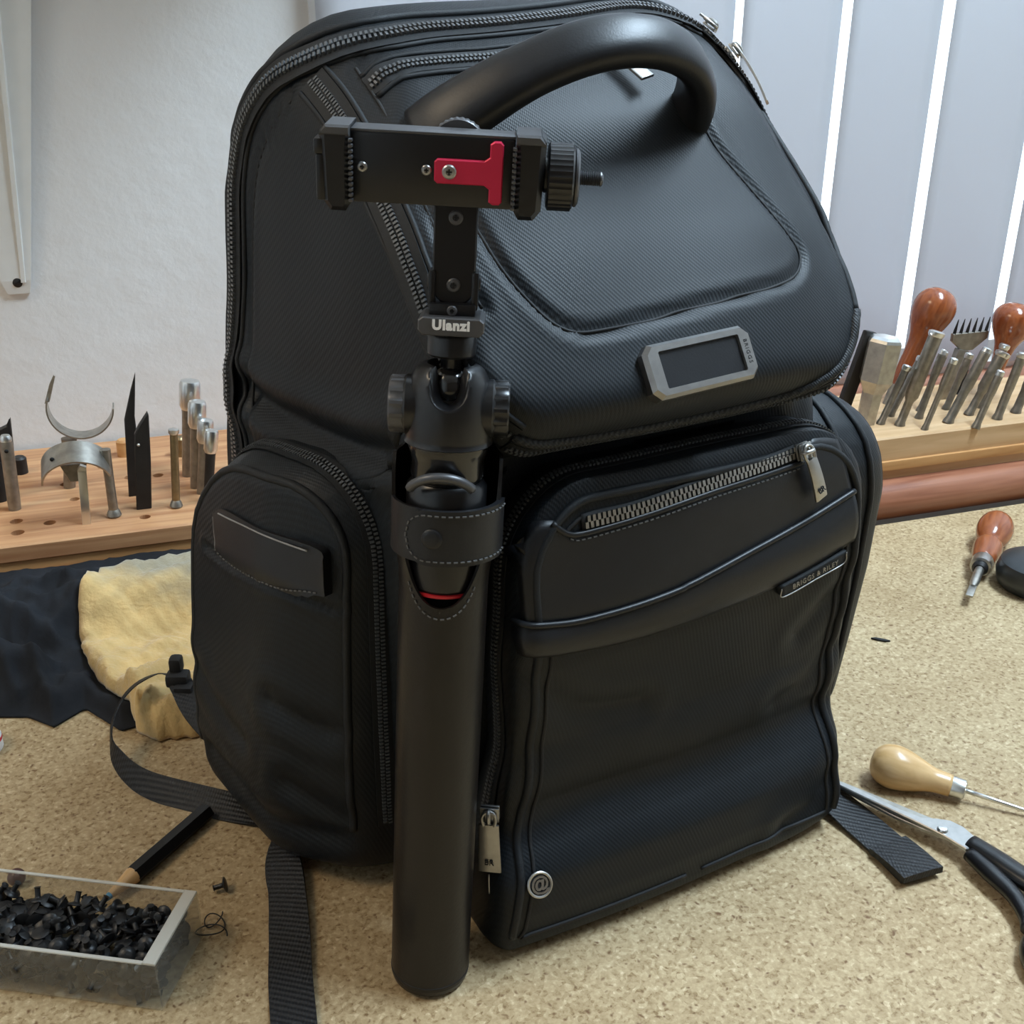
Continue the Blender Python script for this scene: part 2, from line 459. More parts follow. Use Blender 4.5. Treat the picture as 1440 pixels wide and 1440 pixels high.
# shelf above the left part of the bench and its enamelled bracket
shelf = build('wall_shelf', box(1.15, .26, .022, bev=.002), M_BRACKET, smooth=False)
shelf.location = wall_pt(-.225, NW - .1305, .86); shelf.rotation_euler = YAW
tag(shelf, 'white board shelf fixed to the wall above the tool rack', 'shelf')
# ---------------------------------------------------------------- backpack materials
M_TWILL = weave('ballistic_nylon', (.0082, .0112, .0147), (1.3, .80, .52), .0018, lo=.62, bump=.22, rough=.5, spec=.3)
M_TWILL2 = weave('fine_nylon', (.010, .0115, .0135), (.8, .55, -.8), .0022, spec=.45)
M_WEB = weave('black_webbing', (.010, .010, .0115), (.5, .5, .2), .0030, rough=.55)
M_BIND = plain('black_binding', (.009, .0105, .0125), .55, var=.15, scale=300, bump=.3, spec=.35)
M_LEATHER = plain('black_leather', (.0095, .0100, .0120), .40, var=.1, scale=120, bump=.07, spec=.42)
M_TUBE = plain('case_leather', (.0085, .0066, .0058), .34, var=.12, scale=60, bump=.12, spec=.4)
M_RUBBER = plain('black_lining', (.007, .007, .008), .7, var=.1)
M_COIL = plain('black_coil', (.085, .09, .095), .3, var=.1, spec=.6)
M_STEEL = plain('brushed_steel', (.46, .45, .43), .34, 1.0, var=.08, scale=200)
M_GUN = plain('gunmetal', (.33, .32, .31), .36, 1.0, var=.08, scale=200)
M_THREAD = plain('grey_thread', (.11, .11, .11), .6)
M_SCUFF = plain('pale_edge', (.30, .30, .30), .5)
# ---------------------------------------------------------------- backpack
BA = R(29)
BAG = empty('backpack', (-.011, .45, 0), (0, 0, BA), 'black nylon backpack with leather carry handle standing on the cork bench', 'backpack')
HP = smooth_path([(.034, .262), (.028, .272), (.012, .279), (.003, .286), (0, .296), (.004, .308), (.026, .335), (.060, .373), (.101, .408), (.138, .434), (.168, .449), (.200, .457), (.228, .452), (.246, .436), (.252, .41), (.250, .30), (.246, .15), (.242, .02), (.225, .003), (.15, .002), (.055, .002), (.036, .012), (.034, .05), (.034, .16)], .0032, True)
HC = np.array((.14, .23))
def u_left(v, z=.2): return -.004 - (.135 + .09 * (1 - sstep(.18, .40, z))) * v
def u_right(v): return .230 + .15 * v
def body_mesh():
    S = HP; z = S[:, 1]
    rad = .016 + .040 * sstep(.36, .45, z)
    K = 10
    out = []
    W = .27
    def body_point_var(S, qv, ins):
        P = np.zeros((len(S), 3))
        d = HC - S; L = np.linalg.norm(d, axis=1)[:, None]
        s = S + d / L * ins[:, None]
        qv = np.broadcast_to(qv, (len(S),)); sg = 2 * qv - 1
        v, zz = s[:, 0].copy(), s[:, 1].copy()
        w = sstep(.28, .31, zz) * (1 - sstep(.40, .46, zz)) * (v < .2)
        bb = .013 * (1 - np.abs(sg) ** 3)
        v -= bb * .75 * w; zz += bb * .5 * w * sstep(.3, .34, zz)
        zz += (.014 * qv + .030 * qv * (1 - qv)) * sstep(.37, .44, zz)
        lf = .034 * np.clip((np.abs(sg) - .72) / .28, 0, 1) ** 2 * (1 - sstep(.02, .085, v)) * sstep(.25, .27, zz)
        wl = 1 - sstep(.285, .40, zz)
        zz += lf * wl; v += .5 * lf * wl
        ul, ur = u_left(v, zz), u_right(v)
        return np.stack([ul + (ur - ul) * qv, v, zz], 1)
    zero = np.zeros(len(S))
    L0 = np.linalg.norm(HC - S, axis=1)
    # left cap rings, from the middle outwards
    for f in np.linspace(.98, 0.0, 46)[:-1]:
        ins = f * (L0 - rad) + rad
        puff = .004 * (1 - (1 - f) ** 4)          # the side panel swells slightly
        out.append(body_point_var(S, -puff / W + zero, ins))
    for k in range(K + 1):
        a = math.pi / 2 * k / K
        out.append(body_point_var(S, rad * (1 - math.cos(a)) / W, rad * (1 - math.sin(a))))
    for q in np.linspace(0, 1, 121)[1:-1]:
        lo, hi = rad / W, 1 - rad / W
        out.append(body_point_var(S, lo + (hi - lo) * q, zero))
    for k in range(K, -1, -1):
        a = math.pi / 2 * k / K
        out.append(body_point_var(S, 1 - rad * (1 - math.cos(a)) / W, rad * (1 - math.sin(a))))
    for f in np.linspace(0.0, .98, 20)[1:]:
        ins = f * (L0 - rad) + rad
        out.append(body_point_var(S, 1 + zero, ins))
    n = len(S)
    V = np.vstack(out)
    Fc = grid_faces(len(out), n)
    Fc.append(tuple(range(n))[::-1]); b0 = (len(out) - 1) * n
    Fc.append(tuple(range(b0, b0 + n)))
    return V, Fc
def normals_of(V, Fc):
    me = bpy.data.meshes.new('tmp'); me.from_pydata([tuple(p) for p in V], [], Fc)
    bm = bmesh.new(); bm.from_mesh(me); bmesh.ops.recalc_face_normals(bm, faces=bm.faces); bm.normal_update()
    N = np.array([tuple(v.normal) for v in bm.verts]); bm.free(); bpy.data.meshes.remove(me)
    return N
def bvh(V, Fc):
    A = np.asarray(V); vol = sum(np.dot(A[f[0]], np.cross(A[f[1]], A[f[2]])) for f in Fc if len(f) == 4)
    if vol < 0: Fc = [f[::-1] for f in Fc]         # faces must look outwards
    return BVHTree.FromPolygons([tuple(map(float, p)) for p in V], Fc)
AX = {'front': (Vector((0, -1, 0)), lambda a, b: (a, -.3, b)), 'left': (Vector((-1, 0, 0)), lambda a, b: (-.5, a, b)),
      'top': (Vector((0, 0, 1)), lambda a, b: (a, b, .8)), 'right': (Vector((1, 0, 0)), lambda a, b: (.7, a, b))}
def snap(tree, side, pts, lift=0.0):
    """drop 2-D points of one side view onto the surface; returns points and outward normals"""
    ax, start = AX[side]; P, N = [], []
    for a, b in pts:
        h = tree.ray_cast(Vector(start(a, b)), -ax)
        if h[0] is None:                          # past the rim: take the nearest point of the surface
            s = Vector(start(a, b)); k = [abs(c) for c in ax].index(1)
            s[k] = P[-1][k] if P else 0.0
            h = tree.find_nearest(s)
        n = h[1] if h[1].dot(ax) > 0 else -h[1]
        P.append(h[0] + n * lift); N.append(n)
    return np.array(P), np.array(N)
def near(tree, P, lift=0.0):
    Q, N = [], []
    for p in P:
        c, n, i, d = tree.find_nearest(Vector(p))
        Q.append(c + n * lift); N.append(n)
    return np.array(Q), np.array(N)
def groove(V, Fc, lines, depth=.0025, width=.0028, raise_=0.0):
    """press stitched seams into a mesh: lines are 3-D polylines lying on it"""
    from mathutils.kdtree import KDTree
    pts = np.vstack(lines); kd = KDTree(len(pts))
    for i, p in enumerate(pts): kd.insert(Vector(p), i)
    kd.balance(); N = normals_of(V, Fc); V = V.copy()
    for i in range(len(V)):
        d = kd.find(Vector(V[i]))[2]
        if d < 5 * width:
            V[i] -= N[i] * (depth * math.exp(-(d / width) ** 2) - raise_ * math.exp(-((d - 2.6 * width) / (1.3 * width)) ** 2))
    return V
def smooth_n(N, k=4):
    for _ in range(k):
        M = N.copy(); M[1:-1] = (N[:-2] + N[1:-1] + N[2:]) / 3; N = M
    return N / np.linalg.norm(N, axis=1)[:, None]
bodyV, bodyF = body_mesh()
bodyN = normals_of(bodyV, bodyF)
if np.mean((bodyN * (bodyV - bodyV.mean(0))).sum(1)) < 0: bodyN = -bodyN
bodyV = bodyV + bodyN * (.0016 * lumps(bodyV, 34, 3))[:, None]
BODY = bvh(bodyV, bodyF)
def pad(outline, to3d, height, depth, r=.012, rings=34, bulge_r=None):
    """cushion: outline (n,2) swept from -depth up to a rounded rim, closed by a front skin; to3d(ab, h)"""
    O2 = np.array(outline); c = O2.mean(0)
    t = tangents(O2, True); nrm = np.stack([-t[:, 1], t[:, 0]], 1)
    if ((c - O2) * nrm).sum() < 0: nrm = -nrm
    out = []
    for h in np.linspace(-depth, 0, 6)[:-1]:
        out.append(to3d(O2, h + height(O2) * 0 - r))
    K = 8
    for k in range(K + 1):
        a = math.pi / 2 * k / K
        q = O2 + nrm * (r * (1 - math.cos(a)))
        out.append(to3d(q, (height(q)) * math.sin(a) - r * (1 - math.sin(a))))
    q0 = O2 + nrm * r
    for s in np.linspace(1, .01, rings)[1:]:
        q = c + (q0 - c) * s
        out.append(to3d(q, height(q)))
    V = np.vstack(out); n = len(O2)
    Fc = grid_faces(len(out), n)
    Fc.append(tuple(range(n))[::-1]); b0 = (len(out) - 1) * n
    Fc.append(tuple(range(b0, b0 + n)))
    return V, Fc
# front pocket ---------------------------------------------------
FPO = even(rrect(-.004, .240, .001, .262, (.046, .046, .012, .016), 7), .0028)
FPO = np.array([(u + .020 * sstep(.01, .12, z) * (1 - sstep(.0, .12, u)), z) for u, z in FPO])
def fp_h(q):
    u, z = q[:, 0], q[:, 1]; s = (u - .118) / .118
    prof = np.interp(z, [0, .012, .03, .05, .065, .085, .12, .17, .20, .24, .27], [.010, .013, .014, .010, .002, -.005, -.006, .001, .002, -.004, -.012])
    return prof + .006 * (1 - s ** 2)
fpV, fpF = pad(FPO, lambda q, h: np.stack([q[:, 0], -h, q[:, 1]], 1), fp_h, .035, .008, rings=70)
# left side pocket: lies on the flared side face
SE = np.array((-.20, 1.0)); SE /= np.linalg.norm(SE); SN = np.array((-SE[1], SE[0]))
def side3d(q, h):
    a, z = q[:, 0], q[:, 1]
    base = np.array((-.011, .03))
    p = base + a[:, None] * SE + np.asarray(h)[:, None] * SN
    return np.stack([p[:, 0], p[:, 1], z], 1)
SPO = even(rrect(.040, .200, .004, .262, (.075, .055, .02, .02), 7), .0028)
SPO = np.array([(a, z - .10 * (a - .04) * sstep(.05, .26, z) ) for a, z in SPO])
def sp_h(q):
    a, z = q[:, 0], q[:, 1]
    f = np.interp(z, [0, .03, .06, .10, .15, .2, .23, .27], [.046, .050, .052, .050, .045, .039, .033, .026])
    return f * (.36 + .64 * sstep(.02, .105, a)) + .004 * (1 - ((a - .12) / .08) ** 2)
spV, spF = pad(SPO, side3d, sp_h, .012, .016, rings=60)
# right side pocket, mostly hidden: only its bulging edge shows
RE = np.array((.10, 1.0)); RE /= np.linalg.norm(RE); RN = np.array((RE[1], -RE[0]))
def right3d(q, h):
    a, z = q[:, 0], q[:, 1]
    p = np.array((.232, .03)) + a[:, None] * RE + np.asarray(h)[:, None] * RN
    return np.stack([p[:, 0], p[:, 1], z], 1)
RPO = even(rrect(-.006, .17, .035, .262, (.06, .05, .03, .03), 6), .004)
def rp_h(q):
    return np.interp(q[:, 1], [0, .05, .1, .15, .2, .24, .28], [.030, .038, .046, .053, .056, .049, .032])
rpV, rpF = pad(RPO, right3d, rp_h, .01, .016, rings=30)
# seams pressed into the skins (bag coordinates)
INNER = [(.171, .0842, .4161), (.1739, .0714, .4013), (.1856, .0547, .3811), (.1968, .0373, .3612), (.1985, .028, .3499), (.1855, .0193, .3418), (.1565, .0147, .3387), (.1292, .0132, .3368), (.0865, .0112, .3331), (.0589, .0107, .3317), (.0444, .0147, .3366), (.0337, .0251, .3485), (.0267, .0387, .3625), (.0221, .0604, .3833), (.0178, .0911, .4117), (.0151, .1081, .4233), (.015, .1277, .435)]
BAND = [(.0063, .1464, .4403), (.0062, .121, .426), (.0053, .0956, .4088), (.005, .0657, .3838), (.0075, .0429, .3621), (.013, .026, .345)]
RIGHT_SEAM = [(.215, .150, .452), (.222, .112, .423), (.226, .078, .395), (.229, .052, .370), (.231, .030, .345), (.228, .012, .322)]
LEFT_SEAM = [(-.0498, .1981, .2295), (-.0471, .2018, .2626), (-.0418, .2048, .3069), (-.0369, .2058, .3534), (-.0329, .2003, .3874), (-.0277, .1829, .4117), (-.0192, .1708, .4257)]
FOLD = [(-.0474, .2091, .267), (-.043, .1775, .2627), (-.0339, .1335, .2623), (-.0258, .0929, .2642), (-.0204, .0642, .269)]
def on_body(p, lift=0.0, step=.003): return near(BODY, smooth_path(p, step), lift)
seams = [on_body(s, 0, .0008)[0] for s in (INNER, BAND, RIGHT_SEAM, LEFT_SEAM)]
bodyV = groove(bodyV, bodyF, seams, .0022, .0024, .0003)
bodyV = groove(bodyV, bodyF, [on_body(FOLD, 0, .0015)[0]], .006, .006, .003)
BODY = bvh(bodyV, bodyF)
def fabric_noise(V, Fc, amp, f, seed):
    N = normals_of(V, Fc)
    return V + N * (amp * lumps(V, f, seed))[:, None]
# creases that fan out over the two pockets
fpV = fabric_noise(fpV, fpF, .0012, 45, 5); FP = bvh(fpV, fpF)
fpV = groove(fpV, fpF, [snap(FP, 'front', smooth_path(c, .003))[0] for c in ([(.012, .072), (.07, .078), (.14, .076), (.225, .082)],)], .0035, .011, .002)
fpV = groove(fpV, fpF, [snap(FP, 'front', smooth_path(c, .003))[0] for c in ([(.20, .14), (.215, .155), (.232, .17)], [(.19, .098), (.21, .103), (.232, .118)], [(.19, .02), (.215, .03), (.235, .05)], [(.02, .17), (.05, .14), (.09, .13)])], .0018, .006, .001)
FP = bvh(fpV, fpF)
spV = fabric_noise(spV, spF, .0014, 40, 8); SP = bvh(spV, spF)
SEAM_SP = [(.1911, .1777), (.0747, .195), (.0702, .1833)]
spV = groove(spV, spF, [snap(SP, 'left', smooth_path([(.185, .185), (.16, .186), (.11, .190), (.078, .184)], .003))[0]], .0016, .002, .0008)
spV = groove(spV, spF, [snap(SP, 'left', smooth_path(c, .003))[0] for c in ([(.10, .07), (.085, .06), (.078, .055)], [(.11, .12), (.09, .112), (.08, .11)], [(.20, .10), (.17, .085), (.14, .08)], [(.19, .045), (.13, .04), (.08, .04)])], .0022, .006, .0012)
SP = bvh(spV, spF)
build('body', (bodyV, bodyF), M_TWILL, BAG)
build('front_pocket', (fpV, fpF), M_TWILL, BAG)
build('side_pocket', (spV, spF), M_TWILL, BAG)
build('side_pocket', (rpV, rpF), M_TWILL, BAG)
# dark stitch line lying in each seam
for s in seams:
    P = s[::3]; N = smooth_n(near(BODY, P)[1], 10)
    build('seam', sweep(P - N * .0020, N, circ(.0009, 6)), M_RUBBER, BAG)

# ---------------------------------------------------------------- zips, bindings, leather on the bag
def stitches(P, N, pitch=.0032, length=.0019, w=.0006, lift=.0002):
    d = np.r_[0, np.cumsum(np.linalg.norm(np.diff(P, axis=0), axis=1))]
    t = tangents(P); out = []
    for s in np.arange(pitch / 2, d[-1] - pitch / 2, pitch):
        c = np.array([np.interp(s, d, P[:, k]) for k in range(3)])
        tt = np.array([np.interp(s, d, t[:, k]) for k in range(3)]); nn = np.array([np.interp(s, d, N[:, k]) for k in range(3)])
        nn -= nn.dot(tt) * tt; nn /= np.linalg.norm(nn); tt /= np.linalg.norm(tt)
        out.append(xf(box(length, w, w), frame(c + nn * lift, tt, np.cross(nn, tt), nn)))
    return join(*out)
def teeth_rows(P, N, pitch, off, size, lift):
    d = np.r_[0, np.cumsum(np.linalg.norm(np.diff(P, axis=0), axis=1))]
    t = tangents(P); out = []
    for i, s in enumerate(np.arange(pitch, d[-1] - pitch / 2, pitch)):
        c = np.array([np.interp(s, d, P[:, k]) for k in range(3)])
        tt = np.array([np.interp(s, d, t[:, k]) for k in range(3)]); nn = np.array([np.interp(s, d, N[:, k]) for k in range(3)])
        tt /= np.linalg.norm(tt); nn -= nn.dot(tt) * tt; nn /= np.linalg.norm(nn); sd = np.cross(nn, tt)
        for g in (-1, 1):
            cc = c + sd * off * g + tt * (pitch * .25 * g) + nn * lift
            out.append(xf(box(size[0], size[1], size[2]), frame(cc, tt, sd, nn)))
    return join(*out)
def zipper(P, N, tape=.017, pitch=.0024, off=.0019, size=(.0012, .0026, .0013), mat=None, name='zipper', lift=.0012):
    N = smooth_n(N)
    z = build(name, sweep(P, N, [(-tape / 2, 0), (-tape / 2, .0006), (tape / 2, .0006), (tape / 2, 0)]), M_BIND, BAG, smooth=40)
    build('teeth', teeth_rows(P, N, pitch, off, size, lift), mat or M_COIL, z, smooth=False, kind='stuff')
    return z
def text_mesh(name, txt, size, mat, parent, M, extrude=.0002, bold=0.0, spacing=1.0):
    c = bpy.data.curves.new(name, 'FONT'); c.body = txt; c.size = size; c.extrude = extrude; c.offset = bold
    c.align_x = 'CENTER'; c.align_y = 'CENTER'; c.space_character = spacing; c.resolution_u = 3
    o = bpy.data.objects.new(name, c); scene.collection.objects.link(o)
    dg = bpy.context.evaluated_depsgraph_get(); dg.update()
    me = bpy.data.meshes.new_from_object(o.evaluated_get(dg))
    bpy.data.objects.remove(o); bpy.data.curves.remove(c)
    me.name = name; me.transform(M); me.materials.clear(); me.materials.append(mat)
    ob = bpy.data.objects.new(name, me); link(ob, parent)
    return ob
def slider(parent, M, tab=.022, w=.0075, bend=.0, tilt=0.0, mat=None, text=None, cw=.007):
    """zip slider with a loop and a hanging tab. M: x along the zip, y across, z outwards; the tab hangs towards -y (tilted)"""
    mat = mat or M_GUN
    s = build('slider', xf(join(box(.0085, cw, .0018, (0, 0, .0012), .0007), box(.0085, cw, .0012, (0, 0, .0036), .0005),
              rod([(-.0035, 0, .004), (-.003, 0, .0066), (.0, 0, .0074), (.003, 0, .0066), (.0035, 0, .004)], .0011, 8, .001)), M), mat, parent, smooth=40)
    n = 14; pts = []
    Mt = M @ T(0, 0, .0058) @ Rot(tilt, 'Z')
    lp = [(-.0028, -.0052), (-.0034, -.001), (-.0024, .0022), (0, .0034), (.0024, .0022), (.0034, -.001), (.0028, -.0052)]
    ring = rod([(x, y, .0) for x, y in lp], .0010, 8, .001)
    P = [(0, -.0045 - tab * i / n, -bend * (i / n) ** 2) for i in range(n + 1)]
    N = [(0, 0, 1)] * len(P)
    hw = w / 2
    plate = sweep(P, N, [(-hw, -.0007), (-hw, .0005), (-hw + .0008, .0009), (hw - .0008, .0009), (hw, .0005), (hw, -.0007)], scale=[.82 + .18 * i / n for i in range(n + 1)])
    p = build('pull_tab', xf(join(ring, plate), Mt), mat, parent, smooth=40)
    if text:
        text_mesh('lettering', text, .0044, M_RUBBER, parent, Mt @ T(0, -.0045 - tab * .78, .0015 - bend * .61) @ Rot(-math.atan2(bend * 1.7, tab), 'X'), .0003)
    return s
def fr_at(P, N, i):
    t = tangents(P)[i]; n = N[i] - N[i].dot(t) * t; n /= np.linalg.norm(n)
    return frame(P[i], t, np.cross(n, t), n)
# main zip: up the left side, over the top, down the right
MAINZ = [(-.060, .212, .08), (-.056, .213, .15), (-.0526, .2161, .224), (-.0497, .2218, .2573), (-.0456, .2272, .2898), (-.0419, .2238, .3232), (-.0392, .2247, .3507), (-.0362, .2257, .3774), (-.0333, .2179, .4004), (-.0287, .204, .4191), (-.0199, .1892, .4334), (-.0092, .1746, .441), (.0056, .1627, .4477), (.0254, .1547, .4519), (.0488, .1545, .4547), (.0888, .1528, .4573), (.1343, .1562, .4614), (.1791, .165, .4666), (.205, .158, .4665), (.226, .146, .459), (.238, .132, .444), (.246, .112, .418), (.250, .095, .385), (.253, .09, .35), (.258, .11, .31), (.262, .16, .26)]
P, N = on_body(MAINZ, .0016)
mz = zipper(P, smooth_n(N, 8), .020, .0026, .0022, (.0013, .0032, .0020), None, 'zipper', .0015)
d = np.linalg.norm(P - np.array((.224, .148, .460)), axis=1); i0 = int(d.argmin())
d = np.linalg.norm(P - np.array((.236, .135, .447)), axis=1); i1 = int(d.argmin())
Ns = smooth_n(N, 8)
slider(mz, fr_at(P, Ns, i0) @ Rot(R(180), 'Z'), .004, .007, mat=M_STEEL, tilt=R(90))
slider(mz, fr_at(P, Ns, i1) @ T(0, 0, .001), .031, .0095, .004, R(90), mat=M_STEEL)
# bindings either side of the main zip and round the back panel
for dv, r in ((.013, .0020), (.030, .0026)):
    Q = [(u, v + dv * (1 if z < .40 else .75), z) for u, v, z in MAINZ]
    P, N = on_body(Q, .0002); build('piping', sweep(P, smooth_n(N), circ(r, 8)), M_BIND, BAG)
Q = [(u, v - .0125 * (1 if z < .40 else .9), z) for u, v, z in MAINZ]
P, N = on_body(Q, .0002); build('piping', sweep(P, smooth_n(N), circ(.0017, 8)), M_BIND, BAG)
# flap zip: down the left edge of the sloping flap and along under its lip
HOODZ = [(-.0105, .1621, .4335), (-.0086, .1395, .4222), (-.008, .1155, .4078), (-.0085, .0903, .3905), (-.0089, .067, .3722), (-.0089, .0492, .3547), (-.0088, .0335, .3374), (-.005, .0196, .3178), (.0065, .0088, .2996), (.0149, .004, .2905)]
P, N = on_body(HOODZ, .0003)
hz = zipper(P, N, .015, .0023, .0017, (.0012, .0024, .0012))
for du, r in ((.0088, .0015), (-.009, .0015)):
    t = tangents(P); sd = np.cross(N, t); P2, N2 = near(BODY, P + sd * du, .0002)
    build('piping', sweep(P2, smooth_n(N2), circ(r, 6)), M_BIND, BAG)
LIP = [(.0149, .004, .2915), (.0278, .0016, .2865), (.05, .001, .2815), (.0848, .001, .2785), (.1285, .001, .279), (.1659, .001, .2830), (.1886, .000, .2920), (.2083, .003, .304), (.222, .012, .322)]
P, N = on_body(LIP, .0002)
build('lip_piping', sweep(P, smooth_n(N), circ(.0028, 8)), M_TWILL2, BAG)
P, N = on_body([(.222, .012, .322), (.2285, .026, .340), (.232, .050, .365), (.235, .078, .392), (.238, .108, .418), (.238, .14, .443)], .0002)
build('flap_piping', sweep(P, smooth_n(N), circ(.0022, 8)), M_BIND, BAG)
Q, N = on_body([(u, v + .006, z - .0055) for u, v, z in LIP], .0006)
lz = zipper(Q, smooth_n(N, 8), .011, .0023, .0015, (.0012, .0022, .0012))
SMALL = [(.006, .1312, .4325), (.0183, .1308, .438), (.0362, .1284, .441), (.0581, .1256, .4423), (.0733, .1242, .4431), (.11, .1250, .446), (.150, .130, .4475)]
P, N = on_body(SMALL, .0003)
sz = zipper(P, N, .013, .0023, .0016, (.0012, .0022, .0011))
for dv in (.009, -.0085):
    P2, N2 = on_body([(u, v + dv, z + dv * .3) for u, v, z in SMALL], .0002)
    build('piping', sweep(P2, smooth_n(N2), circ(.0016, 6)), M_BIND, BAG)
i = int(np.linalg.norm(P - np.array((.128, .127, .446)), axis=1).argmin())
slider(sz, fr_at(P, smooth_n(N), i), .036, .0095, .002, R(10), mat=M_STEEL)
# carry handle
hn = Vector((0, -.72, .69)); pts = []
for s, h in ((0, -.006), (.05, .004), (.13, .015), (.25, .028), (.4, .039), (.55, .044), (.7, .043), (.83, .036), (.92, .024), (.975, .009), (1, -.006)):
    u = .018 + .149 * s; b = Vector((u, .090 - .004 * s, .4135 + .0035 * s + .006 * math.sin(math.pi * s)))
    pts.append(tuple(b + hn * h))
P = smooth_path(pts, .003); c0 = np.array((.1, .10, .40)) 
t = tangents(P); tang = np.array((0, .69, .72)); N = np.cross(t, tang)
N *= np.sign((N * (P - c0)).sum(1))[:, None]
ell = []
for k in range(24):
    a = 2 * math.pi * k / 24; ca, sa = math.cos(a), math.sin(a)
    ell.append((.0128 * abs(ca) ** .75 * np.sign(ca), .0080 * abs(sa) ** .75 * np.sign(sa)))
build('carry_handle', sweep(P, N, ell, scale=np.interp(np.linspace(0, 1, len(P)), [0, .12, .3, .8, 1], [1.3, 1.18, 1.02, 1, 1.1])), M_LEATHER, BAG, label='arched black leather carry handle')
# skins laid over the fabric
def strip(tree, side, top, bot, thick=.0016, ncol=None, nrow=9, bulge=0.0, lift_end=None, step=.003):
    A = smooth_path(top, step); n = ncol or max(8, len(A)); 
    def res(p, n):
        q = smooth_path(p, step / 3); k = np.linspace(0, len(q) - 1, n)
        return np.stack([np.interp(k, np.arange(len(q)), q[:, c]) for c in range(2)], 1)
    A, B = res(top, n), res(bot, n); G = []
    for j in range(nrow):
        t = j / (nrow - 1); q = A + (B - A) * t
        P, N = snap(tree, side, q)
        lf = thick + bulge * 4 * t * (1 - t)
        k = np.linspace(0, 1, n)
        e = (lift_end(k, t) if lift_end else 0) + lf * np.ones(n)
        G.append((P, P + N * e[:, None], N))
    V, rows = [], []
    for P, Q, N in G: V += list(Q)
    m = nrow * n
    for P, Q, N in G: V += list(P - N * .0005)
    F = grid_faces(nrow, n, False)
    F += [tuple(i + m for i in f[::-1]) for f in F[:]]
    rim = [(0, c) for c in range(n)] + [(r, n - 1) for r in range(1, nrow)] + [(nrow - 1, c) for c in range(n - 2, -1, -1)] + [(r, 0) for r in range(nrow - 2, 0, -1)]
    ids = [r * n + c for r, c in rim]
    for a, b in zip(ids, ids[1:] + ids[:1]): F.append((a, b, b + m, a + m))
    return V, F
def line_on(tree, side, pts, lift, step=.0025):
    P, N = snap(tree, side, smooth_path(pts, step), lift); return P, smooth_n(N)
# front pocket: zip round its gusset, bound rim
ids = [k for k in range(len(FPO)) if FPO[k][1] > .075]
start = min(ids, key=lambda k: (FPO[k][0] > .1, FPO[k][1]))
path = sorted(ids, key=lambda k: math.atan2(FPO[k][0] - .12, FPO[k][1] - .12))
Z = np.array([(FPO[k][0], .0195, FPO[k][1]) for k in path]); Z = smooth_path(Z[::3], .003)
P, N = near(FP, Z, .0004)
fz = zipper(P, smooth_n(N), .012, .0023, .0016, (.0012, .0022, .0012))
M = frame((.0145, .0195, .082), Vector((0, 0, 1)), Vector((0, -.8, 0)).normalized(), Vector((-1, 0, 0)))
M = frame((.0022, .0040, .0900), Vector((.0, 0, -1)), Vector((.80, -.60, 0)), Vector((-.60, -.80, 0)))
slider(fz, M, .031, .0125, .001, R(90), mat=M_GUN, text='BR', cw=.010)
build('pull_cord', rod([(-.0010, .0005, .052), (-.0012, .000, .045), (-.0013, -.0005, .040)], .0005, 6, .002), M_STEEL, BAG)
c = FPO.mean(0)
for ins, r, mt in ((.0085, .0024, M_BIND), (.0155, .0011, M_RUBBER)):
    t = tangents(FPO, True); nn = np.stack([-t[:, 1], t[:, 0]], 1); nn *= np.sign(((c - FPO) * nn).sum(1))[:, None]
    q = FPO + nn * ins; q = [p for p in q if p[1] > .014]
    q = sorted(q, key=lambda p: math.atan2(p[0] - .12, p[1] - .12))
    P, N = snap(FP, 'front', q[1:-1:2], .0002)
    P = smooth_path(P, .003); P, N = near(FP, P, .0002)
    build('pocket_piping', sweep(P, smooth_n(N, 8), circ(r, 8)), mt, BAG)
TOPL = [(.0185, .236), (.027, .2455), (.0367, .2462), (.041, .2400), (.050, .2378), (.0829, .2397), (.1266, .2440), (.165, .2460), (.1885, .2474), (.1935, .2520), (.1945, .2570), (.205, .2565), (.216, .2535)]
BOTL = [(.0185, .1965), (.0489, .1935), (.0983, .1964), (.1489, .2057), (.19, .214), (.226, .2216)]
build('leather_panel', strip(FP, 'front', TOPL, BOTL, .0016, 80, 12), M_LEATHER, BAG)
P, N = line_on(FP, 'front', [(.035, .2455), (.041, .2400), (.050, .2378), (.0829, .2397), (.1266, .2440), (.165, .2460), (.1885, .2474)], .0012)
build('zip_welt', sweep(P, N, circ(.0016, 8)), M_LEATHER, BAG)
P, N = line_on(FP, 'front', [(.043, .2372), (.050, .2350), (.0829, .2370), (.1266, .2413), (.165, .2433), (.1885, .2447)], .0018)
build('stitching', stitches(P, N), M_THREAD, BAG, smooth=False, kind='stuff')
P, N = line_on(FP, 'front', [(.0505, .2428), (.0829, .2440), (.1266, .2486), (.165, .2515), (.1835, .2532)], .0006)
pz = build('zipper', sweep(P, N, [(-.0042, 0), (-.0042, .0007), (.0042, .0007), (.0042, 0)]), M_RUBBER, BAG)
build('teeth', join(teeth_rows(P, N, .0028, .0015, (.0016, .0030, .0014), .0012)), M_STEEL, pz, smooth=False, kind='stuff')
nn = N[-1]; tt = tangents(P)[-1]
Mz = frame(P[-1] + nn * .0012 + tt * .003, tt, np.cross(nn, tt), nn)
slider(pz, Mz, .0245, .0088, .003, R(14), mat=M_STEEL, text='BR', cw=.009)
